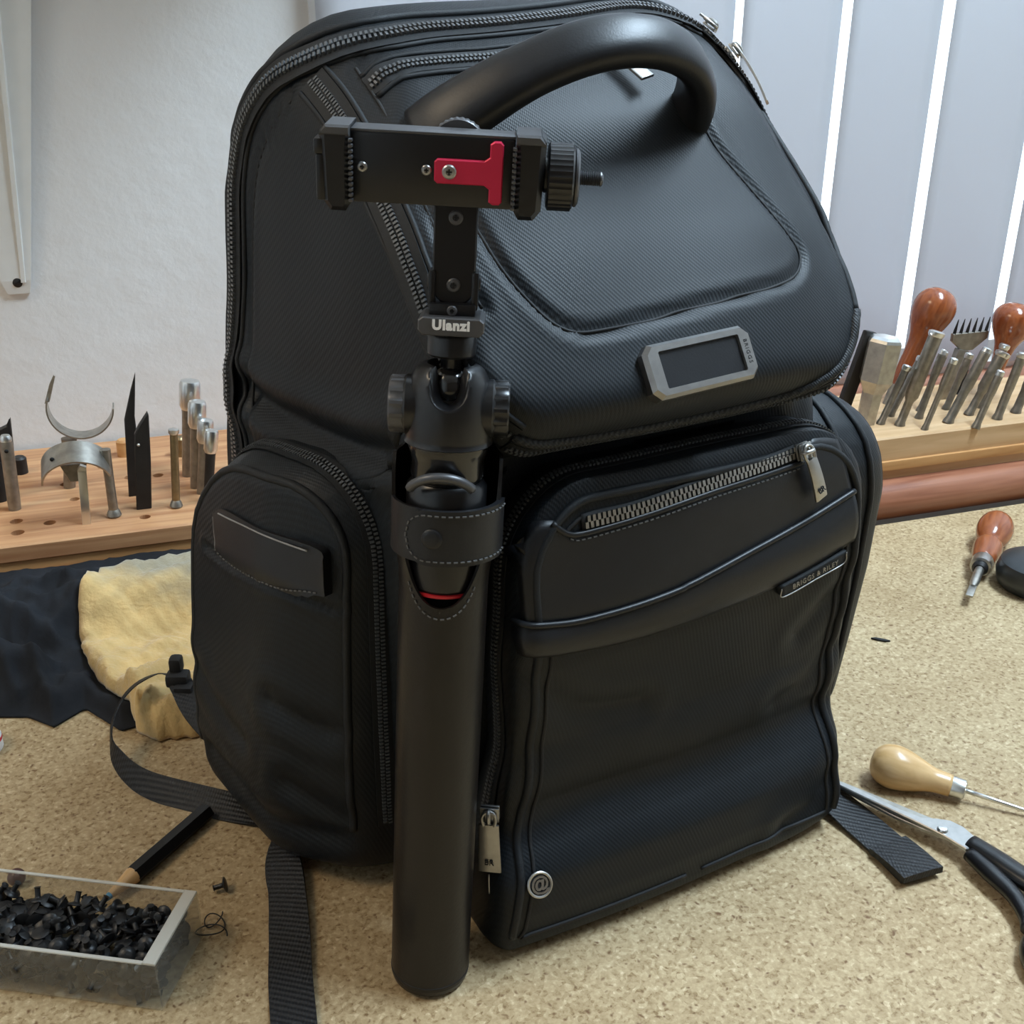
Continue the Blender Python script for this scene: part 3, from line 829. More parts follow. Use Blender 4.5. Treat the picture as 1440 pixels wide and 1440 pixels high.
# leather band across the open slip pocket
TS = [(.0170, .1987), (.0489, .1953), (.0983, .1984), (.1489, .2077), (.19, .2155), (.2262, .2240)]
BS = [(.0170, .1815), (.0498, .1772), (.0916, .1759), (.1468, .179), (.19, .1855), (.2282, .1945)]
build('leather_band', strip(FP, 'front', TS, BS, .0022, 80, 11, .0030), M_LEATHER, BAG)
P, N = line_on(FP, 'front', TS, .0028)
build('band_edge', sweep(P, N, circ(.0017, 8)), M_LEATHER, BAG)
lab = build('label_plate', strip(FP, 'front', [(.172, .1822), (.196, .1865), (.2205, .1915)], [(.1745, .1755), (.197, .1795), (.2185, .1838)], .0042, 20, 5), M_BIND, BAG)
P, N = line_on(FP, 'front', [(.1725, .181), (.1745, .1757), (.197, .1797), (.2185, .184), (.2203, .1905)], .0044, .0012)
build('label_edge', sweep(P, N, circ(.0004, 6)), M_GUN, lab)
P, N = line_on(FP, 'front', [(.1965, .1836), (.20, .1842)], .0046)
pl, _n = snap(FP, 'front', [(.179, .180), (.215, .1865)]); tx = Vector(tuple(pl[1] - pl[0])).normalized(); nz_ = Vector(tuple(N[0])); nz_ = (nz_ - nz_.dot(tx) * tx).normalized()
text_mesh('lettering', 'BRIGGS & RILEY', .0043, M_GUN, lab, frame(Vector(tuple(P[0])) + nz_ * .0006, tx, nz_.cross(tx), nz_), .0002, 0, 1.15)
# nameplate on the flap: chamfered steel frame round a dark inlay
cpt, n0, _, _ = BODY.find_nearest(Vector((.1100, -.004, .3135)))
ax_u = Vector((.060, .0012, .0026)).normalized()
n0 = Vector((.0, -.86, .50)); n0 = (n0 - n0.dot(ax_u) * ax_u).normalized(); ax_w = n0.cross(ax_u)
if ax_w.z < 0: ax_w = -ax_w
MP = frame(cpt + n0 * .0005, ax_u, ax_w, n0)
def oct_ring(w, h, c): return [(w / 2 - c, -h / 2), (w / 2, -h / 2 + c), (w / 2, h / 2 - c), (w / 2 - c, h / 2), (-w / 2 + c, h / 2), (-w / 2, h / 2 - c), (-w / 2, -h / 2 + c), (-w / 2 + c, -h / 2)]
V = []
W_, H_ = .0620, .0262
for (w, h, c, z) in ((W_, H_, .004, -.003), (W_, H_, .004, .003), (W_ - .003, H_ - .003, .0035, .0055), (W_ - .0150, H_ - .0085, .0006, .0055), (W_ - .0155, H_ - .009, .0006, .0038), (W_ - .0155, H_ - .009, .0006, -.003)):
    V += [(x, y, z) for x, y in oct_ring(w, h, c)]
F = grid_faces(6, 8) + [(40 + j, 40 + (j + 1) % 8, (j + 1) % 8, j) for j in range(8)]
nm = build('nameplate', xf((V, F), MP), M_GUN, BAG, smooth=25, label='chamfered gunmetal frame')
build('inlay', xf(box(W_ - .0155, H_ - .009, .002, (0, 0, .0030)), MP), M_LEATHER, nm, smooth=False)
text_mesh('lettering', 'BRIGGS', .0030, M_RUBBER, nm, MP @ T(W_ / 2 - .0046, 0, .0055) @ Rot(R(-90), 'Z'), .00015, 0, 1.25)
# @ button on the lower left of the front pocket
P, N = snap(FP, 'front', [(.0203, .0483)], .0)
n0 = Vector(tuple(N[0])); n0 = (n0 * .4 + Vector((-.15, -.8, .55))).normalized(); ax_u = Vector((0, 0, 1)).cross(n0).normalized(); ax_w = n0.cross(ax_u)
MB_ = frame(Vector(tuple(P[0])) + n0 * .0012, ax_u, ax_w, n0)
bt = build('button', xf(lathe([(.0066, -.002), (.0068, .0008), (.0066, .0014), (.0060, .0016), (.0056, .0012), (.0, .0012)], 32), MB_), M_RUBBER, BAG, smooth=35)
build('rim', xf(lathe([(.0056, .0010), (.0070, .0010), (.0070, .0017), (.0064, .0021), (.0056, .0018), (.0056, .0010)], 32, False), MB_), M_STEEL, bt, smooth=35)
text_mesh('lettering', '@', .0098, M_STEEL, bt, MB_ @ T(0, .0002, .0016), .0003, .00026)
# side pocket: zip, piping, leather tab
ids = [k for k in range(len(SPO)) if SPO[k][1] > .035]
c = SPO.mean(0)
def sp_line(ins, depth_h, lift):
    t = tangents(SPO, True); nn = np.stack([-t[:, 1], t[:, 0]], 1); nn *= np.sign(((c - SPO) * nn).sum(1))[:, None]
    q = SPO + nn * ins; q = np.array([p for p in q if p[1] > .04])
    q = np.array(sorted(q, key=lambda p: math.atan2(p[0] - c[0], p[1] - .10)))
    P = side3d(q, depth_h * sp_h(q))
    P = smooth_path(P[1:-1:2], .003); P, N = near(SP, P, lift); return P, smooth_n(N, 8)
P, N = sp_line(0.0, .45, .0006)
zipper(P, N, .011, .0023, .0015, (.0012, .0021, .0011))
P, N = sp_line(.0095, 1.0, .0002); build('pocket_piping', sweep(P, N, circ(.0024, 8)), M_BIND, BAG)
tabL = lambda k, t: .0060 * np.clip((k - .55) / .45, 0, 1) ** 2
TT = [(.1725, .2089), (.1603, .2157), (.125, .2180), (.0867, .2182), (.0815, .2110)]
TB = [(.1645, .1885), (.145, .1878), (.115, .1895), (.09, .1920), (.0801, .1932)]
tb = build('leather_tab', strip(SP, 'left', TT, TB, .0020, 46, 9, 0, tabL), M_LEATHER, BAG, smooth=40)
P, N = line_on(SP, 'left', [(.165, .2118), (.125, .2158), (.09, .2160)], .0022)
P += N * (tabL(np.linspace(0, .93, len(P)), 0))[:, None]
build('tab_edge', sweep(P, N, circ(.0005, 5)), M_SCUFF, tb)
P, N = line_on(SP, 'left', [(.162, .1902), (.145, .1897), (.115, .1913), (.09, .1938), (.083, .1950)], .0022)
P += N * (tabL(np.linspace(0, .98, len(P)), 0))[:, None]
build('stitching', stitches(P, N), M_THREAD, tb, smooth=False, kind='stuff')
P, N = line_on(SP, 'left', [(.1720, .2075), (.1655, .1900)], .0016)
build('tab_edge', sweep(P, N, circ(.0005, 5)), M_SCUFF, tb)
# bound edges of the right side pocket
RP = bvh(rpV, rpF); cr = RPO.mean(0)
t = tangents(RPO, True); nn = np.stack([-t[:, 1], t[:, 0]], 1); nn *= np.sign(((cr - RPO) * nn).sum(1))[:, None]
for ins, k, r in ((.002, .72, .0022), (0, .25, .0022), (.017, 1.0, .0016)):
    q = np.array([p for p in RPO + nn * ins if p[1] > .06])
    q = np.array(sorted(q, key=lambda p: math.atan2(p[0] - cr[0], p[1] - .12)))
    P = smooth_path(right3d(q, k * rp_h(q))[1:-1:2], .004); P, N = near(RP, P, .0003)
    build('pocket_piping', sweep(P, smooth_n(N, 8), circ(r, 8)), M_BIND, BAG)
# webbing straps lying on the cork
INV = (T(*BAG.location) @ Rot(BA, 'Z')).inverted()
def b_of(P): return np.array([tuple(INV @ Vector(tuple(p))) for p in P])
def ribbon(name, pts, nrm, w, t, label=None, sc=None):
    P = smooth_path(pts, .004)
    k = np.linspace(0, len(nrm) - 1, len(P)); N = np.stack([np.interp(k, np.arange(len(nrm)), np.array(nrm)[:, c]) for c in range(3)], 1)
    scl = None if sc is None else np.interp(np.linspace(0, 1, len(P)), np.linspace(0, 1, len(sc)), sc)
    V, F = sweep(P, N, [(-w / 2, -t / 2), (-w / 2, t / 2), (-w / 4, t * .62), (w / 4, t * .62), (w / 2, t / 2), (w / 2, -t / 2)], scale=scl)
    return build(name, (b_of(V), F), M_WEB, BAG, smooth=40, label=label)
ribbon('webbing_strap', [(-.128, .56, .012), (-.137, .523, .006), (-.130, .492, .0035), (-.122, .458, .0022), (-.116, .428, .0018), (-.108, .395, .0018), (-.100, .36, .0018)], [(-.5, -.3, .8), (-.35, -.2, .9), (-.1, 0, 1), (0, 0, 1)], .023, .0016)
ribbon('webbing_strap', [(.190, .590, .014), (.204, .572, .006), (.217, .551, .0028), (.229, .527, .0022), (.2385, .503, .0022)], [(.3, -.1, 1), (0, 0, 1), (0, 0, 1)], .026, .0016)
o = ribbon('strap_end', [(.228, .529, .0035), (.234, .515, .005), (.2395, .500, .006)], [(0, 0, 1), (0, 0, 1)], .0275, .0040, 'thick stitched end of the webbing strap')
VD = Vector((-.33, .85, -.45))
lp = [(-.2336, .657, .040), (-.2479, .6620, .041), (-.2614, .6510, .039), (-.2680, .636, .034), (-.2695, .619, .026), (-.2640, .604, .015), (-.2420, .585, .008), (-.205, .571, .005), (-.160, .558, .004), (-.12, .55, .003)]
nl = [(.2, .5, .8), (0, .5, .85), (-.5, .5, .6), (-.8, .1, .45), (-.8, -.25, .5), (-.6, -.45, .6), (-.4, -.5, .75), (-.2, -.3, .95), (-.05, -.1, 1), (0, 0, 1)]
ribbon('webbing_loop', lp, nl, .020, .0014, None, [.45, .45, .5, .6, .75, .88, .95, 1, 1, 1])
build('buckle', (b_of(join(box(.016, .012, .010, (-.2330, .6555, .041), .003), box(.009, .010, .012, (-.2345, .6600, .050), .003), box(.013, .010, .008, (-.2275, .6490, .036), .002))[0]), join(box(.016, .012, .010, (0, 0, 0), .003), box(.009, .010, .012, (0, 0, 0), .003), box(.013, .010, .008, (0, 0, 0), .002))[1]), M_RUBBER, BAG, smooth=40, label='black plastic strap buckle')
ribbon('webbing_strap', [(-.231, .653, .039), (-.2165, .632, .030), (-.195, .612, .020)], [(.2, -.5, .8), (.2, -.5, .8)], .016, .0016)
# ---------------------------------------------------------------- leather tripod case and the tripod in it
M_MATTE = plain('matte_black_metal', (.008, .008, .009), .30, .0, var=.06, spec=.55)
M_ANOD = plain('anodised_black', (.10, .10, .105), .40, .5, var=.06, spec=.5)
M_GLOSS = plain('gloss_black', (.010, .010, .011), .16, .0, var=.05, spec=.7)
M_RED = plain('red_anodised', (.62, .022, .075), .34, .25, var=.05, spec=.5)
M_REDLINE = plain('red_ring', (.60, .02, .03), .4, var=.05)
M_SCREW = plain('screw_steel', (.42, .42, .42), .32, .9, var=.1)
M_WHITE = plain('white_print', (.85, .85, .85), .5, var=.01)
AXZ = Vector((.053, .0767, .9956)).normalized()
AXX = (Vector((1, 0, 0)) - AXZ * AXZ.x).normalized()
AXM = frame((-.0435, .4346, .0005), AXX, AXZ.cross(AXX), AXZ)
def axis_empty(name, label, cat):
    o = empty(name, (0, 0, 0), (0, 0, 0), label, cat)
    o.matrix_world = AXM
    return o
case = axis_empty('tripod_case', 'tall black leather tube case with snap strap fixed to front corner of the backpack', 'case')
FRONT = -math.pi / 2
def cyl_sheet(name, r_fn, zlo_fn, zhi_fn, th0, th1, n, m, thick, mat, parent, label=None):
    """curved leather sheet round the axis between two height curves, with thickness"""
    V, idx = [], []
    for side in (0, 1):
        for j in range(m + 1):
            for i in range(n + 1):
                th = th0 + (th1 - th0) * i / n
                a, c = zlo_fn(th), zhi_fn(th); z = a + (c - a) * j / m
                r = r_fn(th, z) - (thick if side else 0)
                V.append((r * math.cos(th), r * math.sin(th), z))
    w = n + 1; h = (m + 1) * w
    F = grid_faces(m + 1, w, False)
    F += [tuple(i + h for i in f[::-1]) for f in F[:]]
    rim = [i for i in range(w)] + [j * w + n for j in range(1, m + 1)] + [m * w + i for i in range(n - 1, -1, -1)] + [j * w for j in range(m - 1, 0, -1)]
    for a, c in zip(rim, rim[1:] + rim[:1]): F.append((a, c, c + h, a + h))
    return build(name, (V, F), mat, parent, smooth=50, label=label)
def dth(th): return (th - FRONT + math.pi) % (2 * math.pi) - math.pi
def case_r(th, z): return .0203 + .0003 * float(sstep(.0, .2, z)) + .0040 * float(sstep(.225, .262, z))
def mouth(th):
    d = abs(dth(th)); k = min(d / R(52), 1.0); return float(.2195 + .030 * (1 - math.sqrt(max(1 - k * k, 0))) + .036 * sstep(R(55), R(100), d) + .012 * sstep(R(110), R(170), d))
cyl_sheet('tube', case_r, lambda t: .004, mouth, FRONT - math.pi, FRONT + math.pi, 96, 60, .0016, M_TUBE, case)
build('bottom_cap', lathe([(.0, .0005), (.017, .0003), (.0195, .0012), (.0203, .004), (.0195, .0045), (0, .0045)], 64, False), M_TUBE, case, smooth=40)
build('bottom_seam', sweep([(.0200 * math.cos(a), .0200 * math.sin(a), .0062) for a in np.linspace(0, 2 * math.pi, 64, endpoint=False)], [(math.cos(a), math.sin(a), 0) for a in np.linspace(0, 2 * math.pi, 64, endpoint=False)], circ(.0006, 6), True), M_RUBBER, case)
# the snap strap: a band all round, its rounded tongue lying over the front
cyl_sheet('band', lambda t, z: .0247, lambda t: .2425, lambda t: .2672, FRONT - math.pi, FRONT + math.pi, 96, 6, .0014, M_LEATHER, case)
TL = R(-40)
def tongue_half(t):
    d = dth(t) - TL; k = max(0.0, min(1.0, d / R(24)))
    return .0127 * math.sqrt(max(1 - (1 - k) ** 2, .0004))
ZB = .2548
cyl_sheet('tongue', lambda t, z: .0263, lambda t: ZB - tongue_half(t), lambda t: ZB + tongue_half(t), FRONT + TL, FRONT + R(85), 70, 8, .0014, M_LEATHER, case, 'rounded strap tongue with stitched border')
def cylpath(pts, r):
    P = np.array([(r * math.cos(FRONT + a), r * math.sin(FRONT + a), z) for a, z in pts]); N = P * np.array((1, 1, 0)); return P, N / np.linalg.norm(N, axis=1)[:, None]
bord = []
for a in np.linspace(R(82), TL + R(2.2), 40): bord.append((a, ZB + max(tongue_half(FRONT + a) - .0022, 0) if a > TL + R(3) else ZB))
bord += [(a, 2 * ZB - z) for a, z in bord[::-1]]
P, N = cylpath(bord, .0264); P = smooth_path(P, .001); N = P * np.array((1, 1, 0)); N /= np.linalg.norm(N, axis=1)[:, None]
build('stitching', stitches(P, N, .0030, .0018, .0006), M_THREAD, case, smooth=False, kind='stuff')
mp = [(R(a), mouth(FRONT + R(a)) - .0050) for a in np.linspace(-46, 46, 60)]
P, N = cylpath(mp, .0209)
P = np.array([(case_r(0, z) / math.hypot(x, y) * x * 1.004, case_r(0, z) / math.hypot(x, y) * y * 1.004, z) for x, y, z in P])
build('stitching', stitches(P, N, .0030, .0018, .0006), M_THREAD, case, smooth=False, kind='stuff')
a0 = R(-10); Ms = frame((.0262 * math.cos(FRONT + a0), .0262 * math.sin(FRONT + a0), ZB), (-math.sin(FRONT + a0), math.cos(FRONT + a0), 0), (0, 0, 1), (math.cos(FRONT + a0), math.sin(FRONT + a0), 0))
build('snap_button', xf(lathe([(.0046, -.001), (.0046, .0004), (.0040, .0010), (.0028, .0012), (0, .0012)], 24), Ms), M_LEATHER, case, smooth=40)
build('back_strap', xf(box(.020, .003, .11, (0, .0235, .235), .001), T(0, 0, 0)), M_LEATHER, case, smooth=40)

tri = axis_empty('phone_tripod', 'black ball head tripod with phone clamp standing in the leather case', 'tripod')
build('leg_column', lathe([(.0, .006), (.0150, .006), (.0155, .010), (.0155, .222), (.0165, .224), (.0165, .236), (.0, .236)], 40, False), M_MATTE, tri, smooth=40)
build('red_ring', lathe([(.0164, .2228), (.0176, .2231), (.0176, .2243), (.0164, .2246), (.0164, .2228)], 48, False), M_REDLINE, tri, smooth=40, label='thin red ring round the column')
build('collar', lathe([(.0150, .2252), (.0178, .2262), (.0182, .250), (.0180, .272), (.0160, .2745), (.0, .2745)], 48, False), M_MATTE, tri, smooth=40)
build('pan_base', lathe([(.0, .274), (.0150, .274), (.0166, .2775), (.0160, .2835), (.0172, .2875), (.0178, .2895), (.0178, .292), (0, .292)], 48, False), M_GLOSS, tri, smooth=40)
build('pan_base_rim', xf(sweep([(.0145 * math.cos(a), -.0055 + .0145 * math.sin(a) * .5, .2705 + .0085 * math.cos((a - FRONT) * 1.1)) for a in np.linspace(FRONT - 1.25, FRONT + 1.15, 30)], [(math.cos(a), math.sin(a), .2) for a in np.linspace(FRONT - 1.25, FRONT + 1.15, 30)], circ(.0022, 8)), T(-.0015, -.008, .002)), M_ANOD, tri)  # arc added to draw the bright front rim of the base
# ball housing with a notch at the front
hous = [(.0, .2915), (.0180, .2915), (.0190, .2945), (.0192, .3045), (.0186, .3130), (.0172, .3195), (.0145, .3245), (.0112, .3265), (.0098, .3255), (.0096, .316), (.0, .310)]
n = 72; prof = smooth_path(np.array(hous), .0009)
V = []
for r, z in prof:
    for j in range(n):
        th = 2 * math.pi * j / n; rr = r; zz = z
        d = abs(dth(th)); k = min(d / R(30), 1.0); lim = .3095 + .013 * (1 - math.sqrt(max(1 - k * k, 0))) + (.02 if d > R(30) else 0)       # U-shaped notch cut down the front
        if zz > lim and rr > .0088: zz = lim + (zz - lim) * .06; rr = min(rr, .0186)
        V.append((rr * math.cos(th), rr * math.sin(th), zz))
build('ball_housing', (V, grid_faces(len(prof), n)), M_MATTE, tri, smooth=60)
build('housing_seam', sweep([(.0183 * math.cos(a), .0183 * math.sin(a), .2932) for a in np.linspace(0, 2 * math.pi, 64, endpoint=False)], [(math.cos(a), math.sin(a), 0) for a in np.linspace(0, 2 * math.pi, 64, endpoint=False)], circ(.0006, 6), True), M_ANOD, tri)
build('ball', sphere(.0093, (0, -.001, .3165), 32, 20), M_GLOSS, tri, label='glossy black ball of the head')
build('stem', lathe([(.0048, .322), (.0044, .328), (.0060, .332)], 24), M_MATTE, tri, smooth=40)
for s in (-1, 1):
    Mk = T(s * .0172, 0, .3075) @ Rot(R(90) * s, 'Y')
    kb = build('side_boss', xf(lathe([(.0128, -.004), (.0132, .0015), (.0122, .0028), (0, .0028)], 40), Mk), M_MATTE, tri, smooth=40)
    prof, n = [(.0122, .003), (.0128, .0036), (.0128, .0092), (.0118, .0100), (0, .0100)], 56
    V = []
    for r, z in prof:
        for j in range(n):
            k = 1 - (.05 if (j // 2) % 2 and r > .0126 else 0); a = 2 * math.pi * j / n
            V.append((r * k * math.cos(a), r * k * math.sin(a), z))
    F = grid_faces(5, n) + [tuple(range(n))]
    build('lock_knob', xf((V, F), Mk @ T(0, 0, -.0012)), M_ANOD if s < 0 else M_MATTE, tri, smooth=30)
build('top_disc', lathe([(.0, .330), (.0098, .330), (.0106, .331), (.0106, .3385), (.0100, .3395), (.0, .3395)], 40, False), M_MATTE, tri, smooth=35)
build('disc_rim', lathe([(.0070, .3398), (.0078, .3400), (.0078, .3408), (.0070, .3408)], 40), M_SCREW, tri, smooth=35)
# name-plate foot
foot = build('foot_plate', xf(prism([(-.0138, -.002), (-.0118, -.0042), (.0118, -.0042), (.0138, -.002), (.0138, .002), (.0118, .0035), (-.0118, .0035), (-.0138, .002)], .024, -.012, .0006), T(0, 0, .3447) @ Rot(R(90), 'X') @ T(0, 0, .002)), M_ANOD, tri, smooth=25)
text_mesh('lettering', 'Ulanzi', .0056, M_WHITE, foot, T(0, -.01415, .3450) @ Rot(R(90), 'X'), .0002, .0003, 1.12)
build('hinge_base', join(box(.0195, .017, .005, (0, 0, .3505), .001), box(.0030, .013, .016, (-.0090, .001, .358), .0012), box(.0030, .013, .016, (.0090, .001, .358), .0012)), M_MATTE, tri, smooth=40)
build('hinge_pin', xf(lathe([(.0030, -.0112), (.0030, .0112)], 20), T(0, .001, .3605) @ Rot(R(90), 'Y')), M_ANOD, tri, smooth=35)
def screw(z, x=0.0, y=-.0, r=.0030, mat=None, parent=tri, zslot=True):
    Mx = T(x, y, z) @ Rot(R(90), 'X')
    s = build('screw', xf(lathe([(r, -.001), (r, .0003), (r * .82, .0008), (r * .45, .0009), (r * .42, .0001), (0, .0001)], 20), Mx), mat or M_ANOD, parent, smooth=35)
    build('slot', xf(join(box(r * .8, r * .2, .0003, (0, 0, .0004)), box(r * .2, r * .8, .0003, (0, 0, .0004))), Mx), M_RUBBER, s, smooth=False)
arm_o = [(-.0090, .0)] + [(x, z) for x, z in rrect(-.0090, .0090, -.0065, .036, (.001, .001, .0075, .0075), 8)]
build('arm', xf(prism(arm_o[1:], .006, -.003, .0006), T(0, .0, .3585) @ Rot(R(90), 'X')), M_MATTE, tri, smooth=30)
screw(.3600, 0, -.0031); screw(.3875, 0, -.0031)
screw(.3503, 0, -.0088, .0022)
# clamp: plate, jaws, knob, threaded rod, red locking lever
CZ = .4065
CLAMP_FROM = set(tri.children)
cp = build('clamp_plate', box(.0655, .016, .0275, (-.0098, .000, CZ), .0012), M_MATTE, tri, smooth=35)
build('top_strip', box(.0655, .0150, .0012, (-.0098, .0002, CZ + .0142), .0004), M_ANOD, tri, smooth=35, label='grey top edge of the clamp')
screw(CZ + .0003, -.0378, -.0081, .0021, M_SCREW, cp); screw(CZ + .0003, -.0122, -.0081, .0021, M_SCREW, cp)
def jaw(x, w, flip):
    poly = [(-w / 2, .0138), (-w / 2 + .002, .0160), (w / 2, .0160), (w / 2, .0080), (w / 2, -.0135), (w / 2 - .002, -.0168), (-w / 2 + .004, -.0168), (-w / 2 + .001, -.0130)]
    if flip: poly = [(-a, b) for a, b in poly]
    j = build('jaw', xf(prism(poly, .022, -.011, .0022), T(x, -.002, CZ) @ Rot(R(90), 'X')), M_ANOD if False else M_MATTE, tri, smooth=25)
    build('jaw_cap', xf(prism([(-w / 2, -.0002), (-w / 2 + .0025, .0040), (w / 2, .0040), (w / 2, -.0002)] if not flip else [(-w / 2, -.0002), (-w / 2, .0040), (w / 2 - .0025, .0040), (w / 2, -.0002)], .0215, -.010, .001), T(x, -.002, CZ + .0125) @ Rot(R(90), 'X')), M_ANOD, j, smooth=25)
    s = 1 if not flip else -1
    teeth = [xf(box(.0016, .0030, .0012, (0, 0, 0), .0003), T(x + s * (w / 2 + .0004), -.0125, CZ + .011 - .0021 * k)) for k in range(12)]
    build('grip_teeth', join(*teeth), M_ANOD, j, smooth=False, kind='stuff')
jaw(-.0482, .0120, False); jaw(.0292, .0120, True)
build('jaw_hook', join(box(.004, .012, .006, (-.0545, -.006, CZ + .008), .001), box(.0035, .008, .018, (-.0540, -.008, CZ - .004), .001)), M_MATTE, tri, smooth=40)
def knurled(r, x0, x1, n, depth, mat, name, parent=tri, zc=CZ):
    prof = [(r * .9, x0), (r, x0 + .0008), (r, x1 - .0008), (r * .9, x1)]; V = []
    for q, x in prof:
        for j in range(n):
            k = 1 - (depth if j % 2 and q == r else 0); a = 2 * math.pi * j / n
            V.append((x, q * k * math.cos(a), zc + q * k * math.sin(a)))
    return build(name, (V, grid_faces(4, n) + [tuple(range(n)), tuple(range(3 * n, 4 * n))]), mat, parent, smooth=30)
knurled(.0070, .0345, .0375, 40, 0, M_MATTE, 'knob_neck', tri, CZ - .0005)
knurled(.0134, .0362, .0470, 72, .025, M_MATTE, 'tightening_knob', tri, CZ - .0010)
knurled(.0115, .0468, .0492, 48, 0, M_ANOD, 'knob_cap', tri, CZ - .0010)
V = []; n = 20; prof = []
for k in range(12): prof += [(.0023, .0490 + k * .00078), (.0030, .0490 + k * .00078 + .00039)]
prof += [(.0028, .0586), (.0018, .0592)]
for r, x in prof:
    for j in range(n): a = 2 * math.pi * j / n; V.append((x, r * math.cos(a), CZ - .001 + r * math.sin(a)))
build('threaded_rod', (V, grid_faces(len(prof), n) + [tuple(range(n)), tuple(range((len(prof) - 1) * n, len(prof) * n))]), M_ANOD, tri, smooth=30)
lev = rrect(-.0090, .0125, -.0044, .0047, (.0001, .0036, .0036, .0001), 6)
build('locking_lever', join(xf(prism([(-.0090, -.0036), (-.0078, -.0048), (.0110, -.0048), (.0130, -.0062), (.0130, -.0112), (.0146, -.0122), (.0172, -.0122), (.0184, -.0110), (.0184, .0110), (.0172, .0124), (.0146, .0124), (.0130, .0112), (.0130, .0062), (.0110, .0048), (-.0078, .0048), (-.0090, .0036)], .0022, 0, .0005), T(0, -.0080, CZ + .0005) @ Rot(R(90), 'X'))), M_RED, tri, smooth=25, label='red locking lever')
screw(CZ + .0005, -.0030, -.0104, .0029, M_SCREW)
prof, n = [(.0112, .0), (.0118, .0006), (.0118, .0052), (.0112, .0058)], 60; V = []
for q, y in prof:
    for j in range(n):
        k = 1 - (.035 if j % 2 and q > .0115 else 0); a = 2 * math.pi * j / n
        V.append((q * k * math.cos(a) - .0005, .0085 + y, CZ + .0065 + q * k * math.sin(a)))
build('rear_dial', (V, grid_faces(4, n) + [tuple(range(n)), tuple(range(3 * n, 4 * n))]), M_ANOD, tri, smooth=30)
TILT = T(0, 0, CZ) @ Rot(R(8), 'X') @ T(0, 0, -CZ)        # the clamp leans back a little
for o in tri.children:
    if o not in CLAMP_FROM: o.matrix_local = TILT
# ---------------------------------------------------------------- wall bracket
M_BRASS = plain('aged_brass', (.26, .19, .10), .42, .75, var=.2, scale=150)
M_TOOL = plain('worn_steel', (.40, .38, .34), .36, .9, var=.2, scale=120)
M_TOOLD = plain('dull_steel', (.29, .265, .225), .42, .85, var=.25, scale=120)
M_CHROME = plain('bright_steel', (.74, .75, .74), .30, 1.0, var=.05)
M_BLACKIRON = plain('blackened_iron', (.022, .020, .019), .5, .3, var=.3)
M_REDWOOD = wood('varnished_rosewood', (.21, .050, .016), (.36, .105, .035), axis=(0, 0, 1), scale=14, rough=.18, spec=.6)
M_BEECH = wood('pale_beech', (.56, .33, .13), (.72, .47, .23), axis=(0, 0, 1), scale=12, rough=.28, spec=.5)
br = empty('shelf_bracket', wall_pt(.006, NW, .014), YAW, 'white enamelled shelf bracket screwed to the white wall', 'bracket')
# (s, z) outline on the wall; the strut leans out towards the shelf
V = []
for z, l, r_, y in ((.205, -.142, -.122, -.0), (.218, -.146, -.119, -.002), (.50, -.150, -.072, -.012), (.84, -.156, -.016, -.03)):
    V += [(l, y - .0004, z), (r_, y - .0004, z), (r_, y - .004, z), (l, y - .004, z)]
F = grid_faces(4, 4) + [(0, 1, 2, 3), (12, 13, 14, 15)]
build('back_plate', (V, F), M_BRACKET, br, smooth=False)
V = []
for z, x, h in ((.216, -.1262, .004), (.30, -.1195, .010), (.50, -.1035, .022), (.84, -.076, .09)):
    V += [(x - .0035, -.003, z), (x + .0035, -.003, z), (x + .0018, -.003 - h, z), (x - .0018, -.003 - h, z)]
build('ridge', (V, F), M_BRACKET, br, smooth=False)
Mx = T(-.1315, -.0045, .2165) @ Rot(R(90), 'X')
sc = build('screw', xf(lathe([(.0052, -.001), (.0052, .0005), (.0040, .0016), (.0, .0020)], 24), Mx), M_BLACKIRON, br, smooth=40, label='dark screw head')
build('slot', xf(box(.007, .0010, .0006, (0, 0, .0019)), Mx @ Rot(.5, 'Z')), M_DARK, sc, smooth=False)

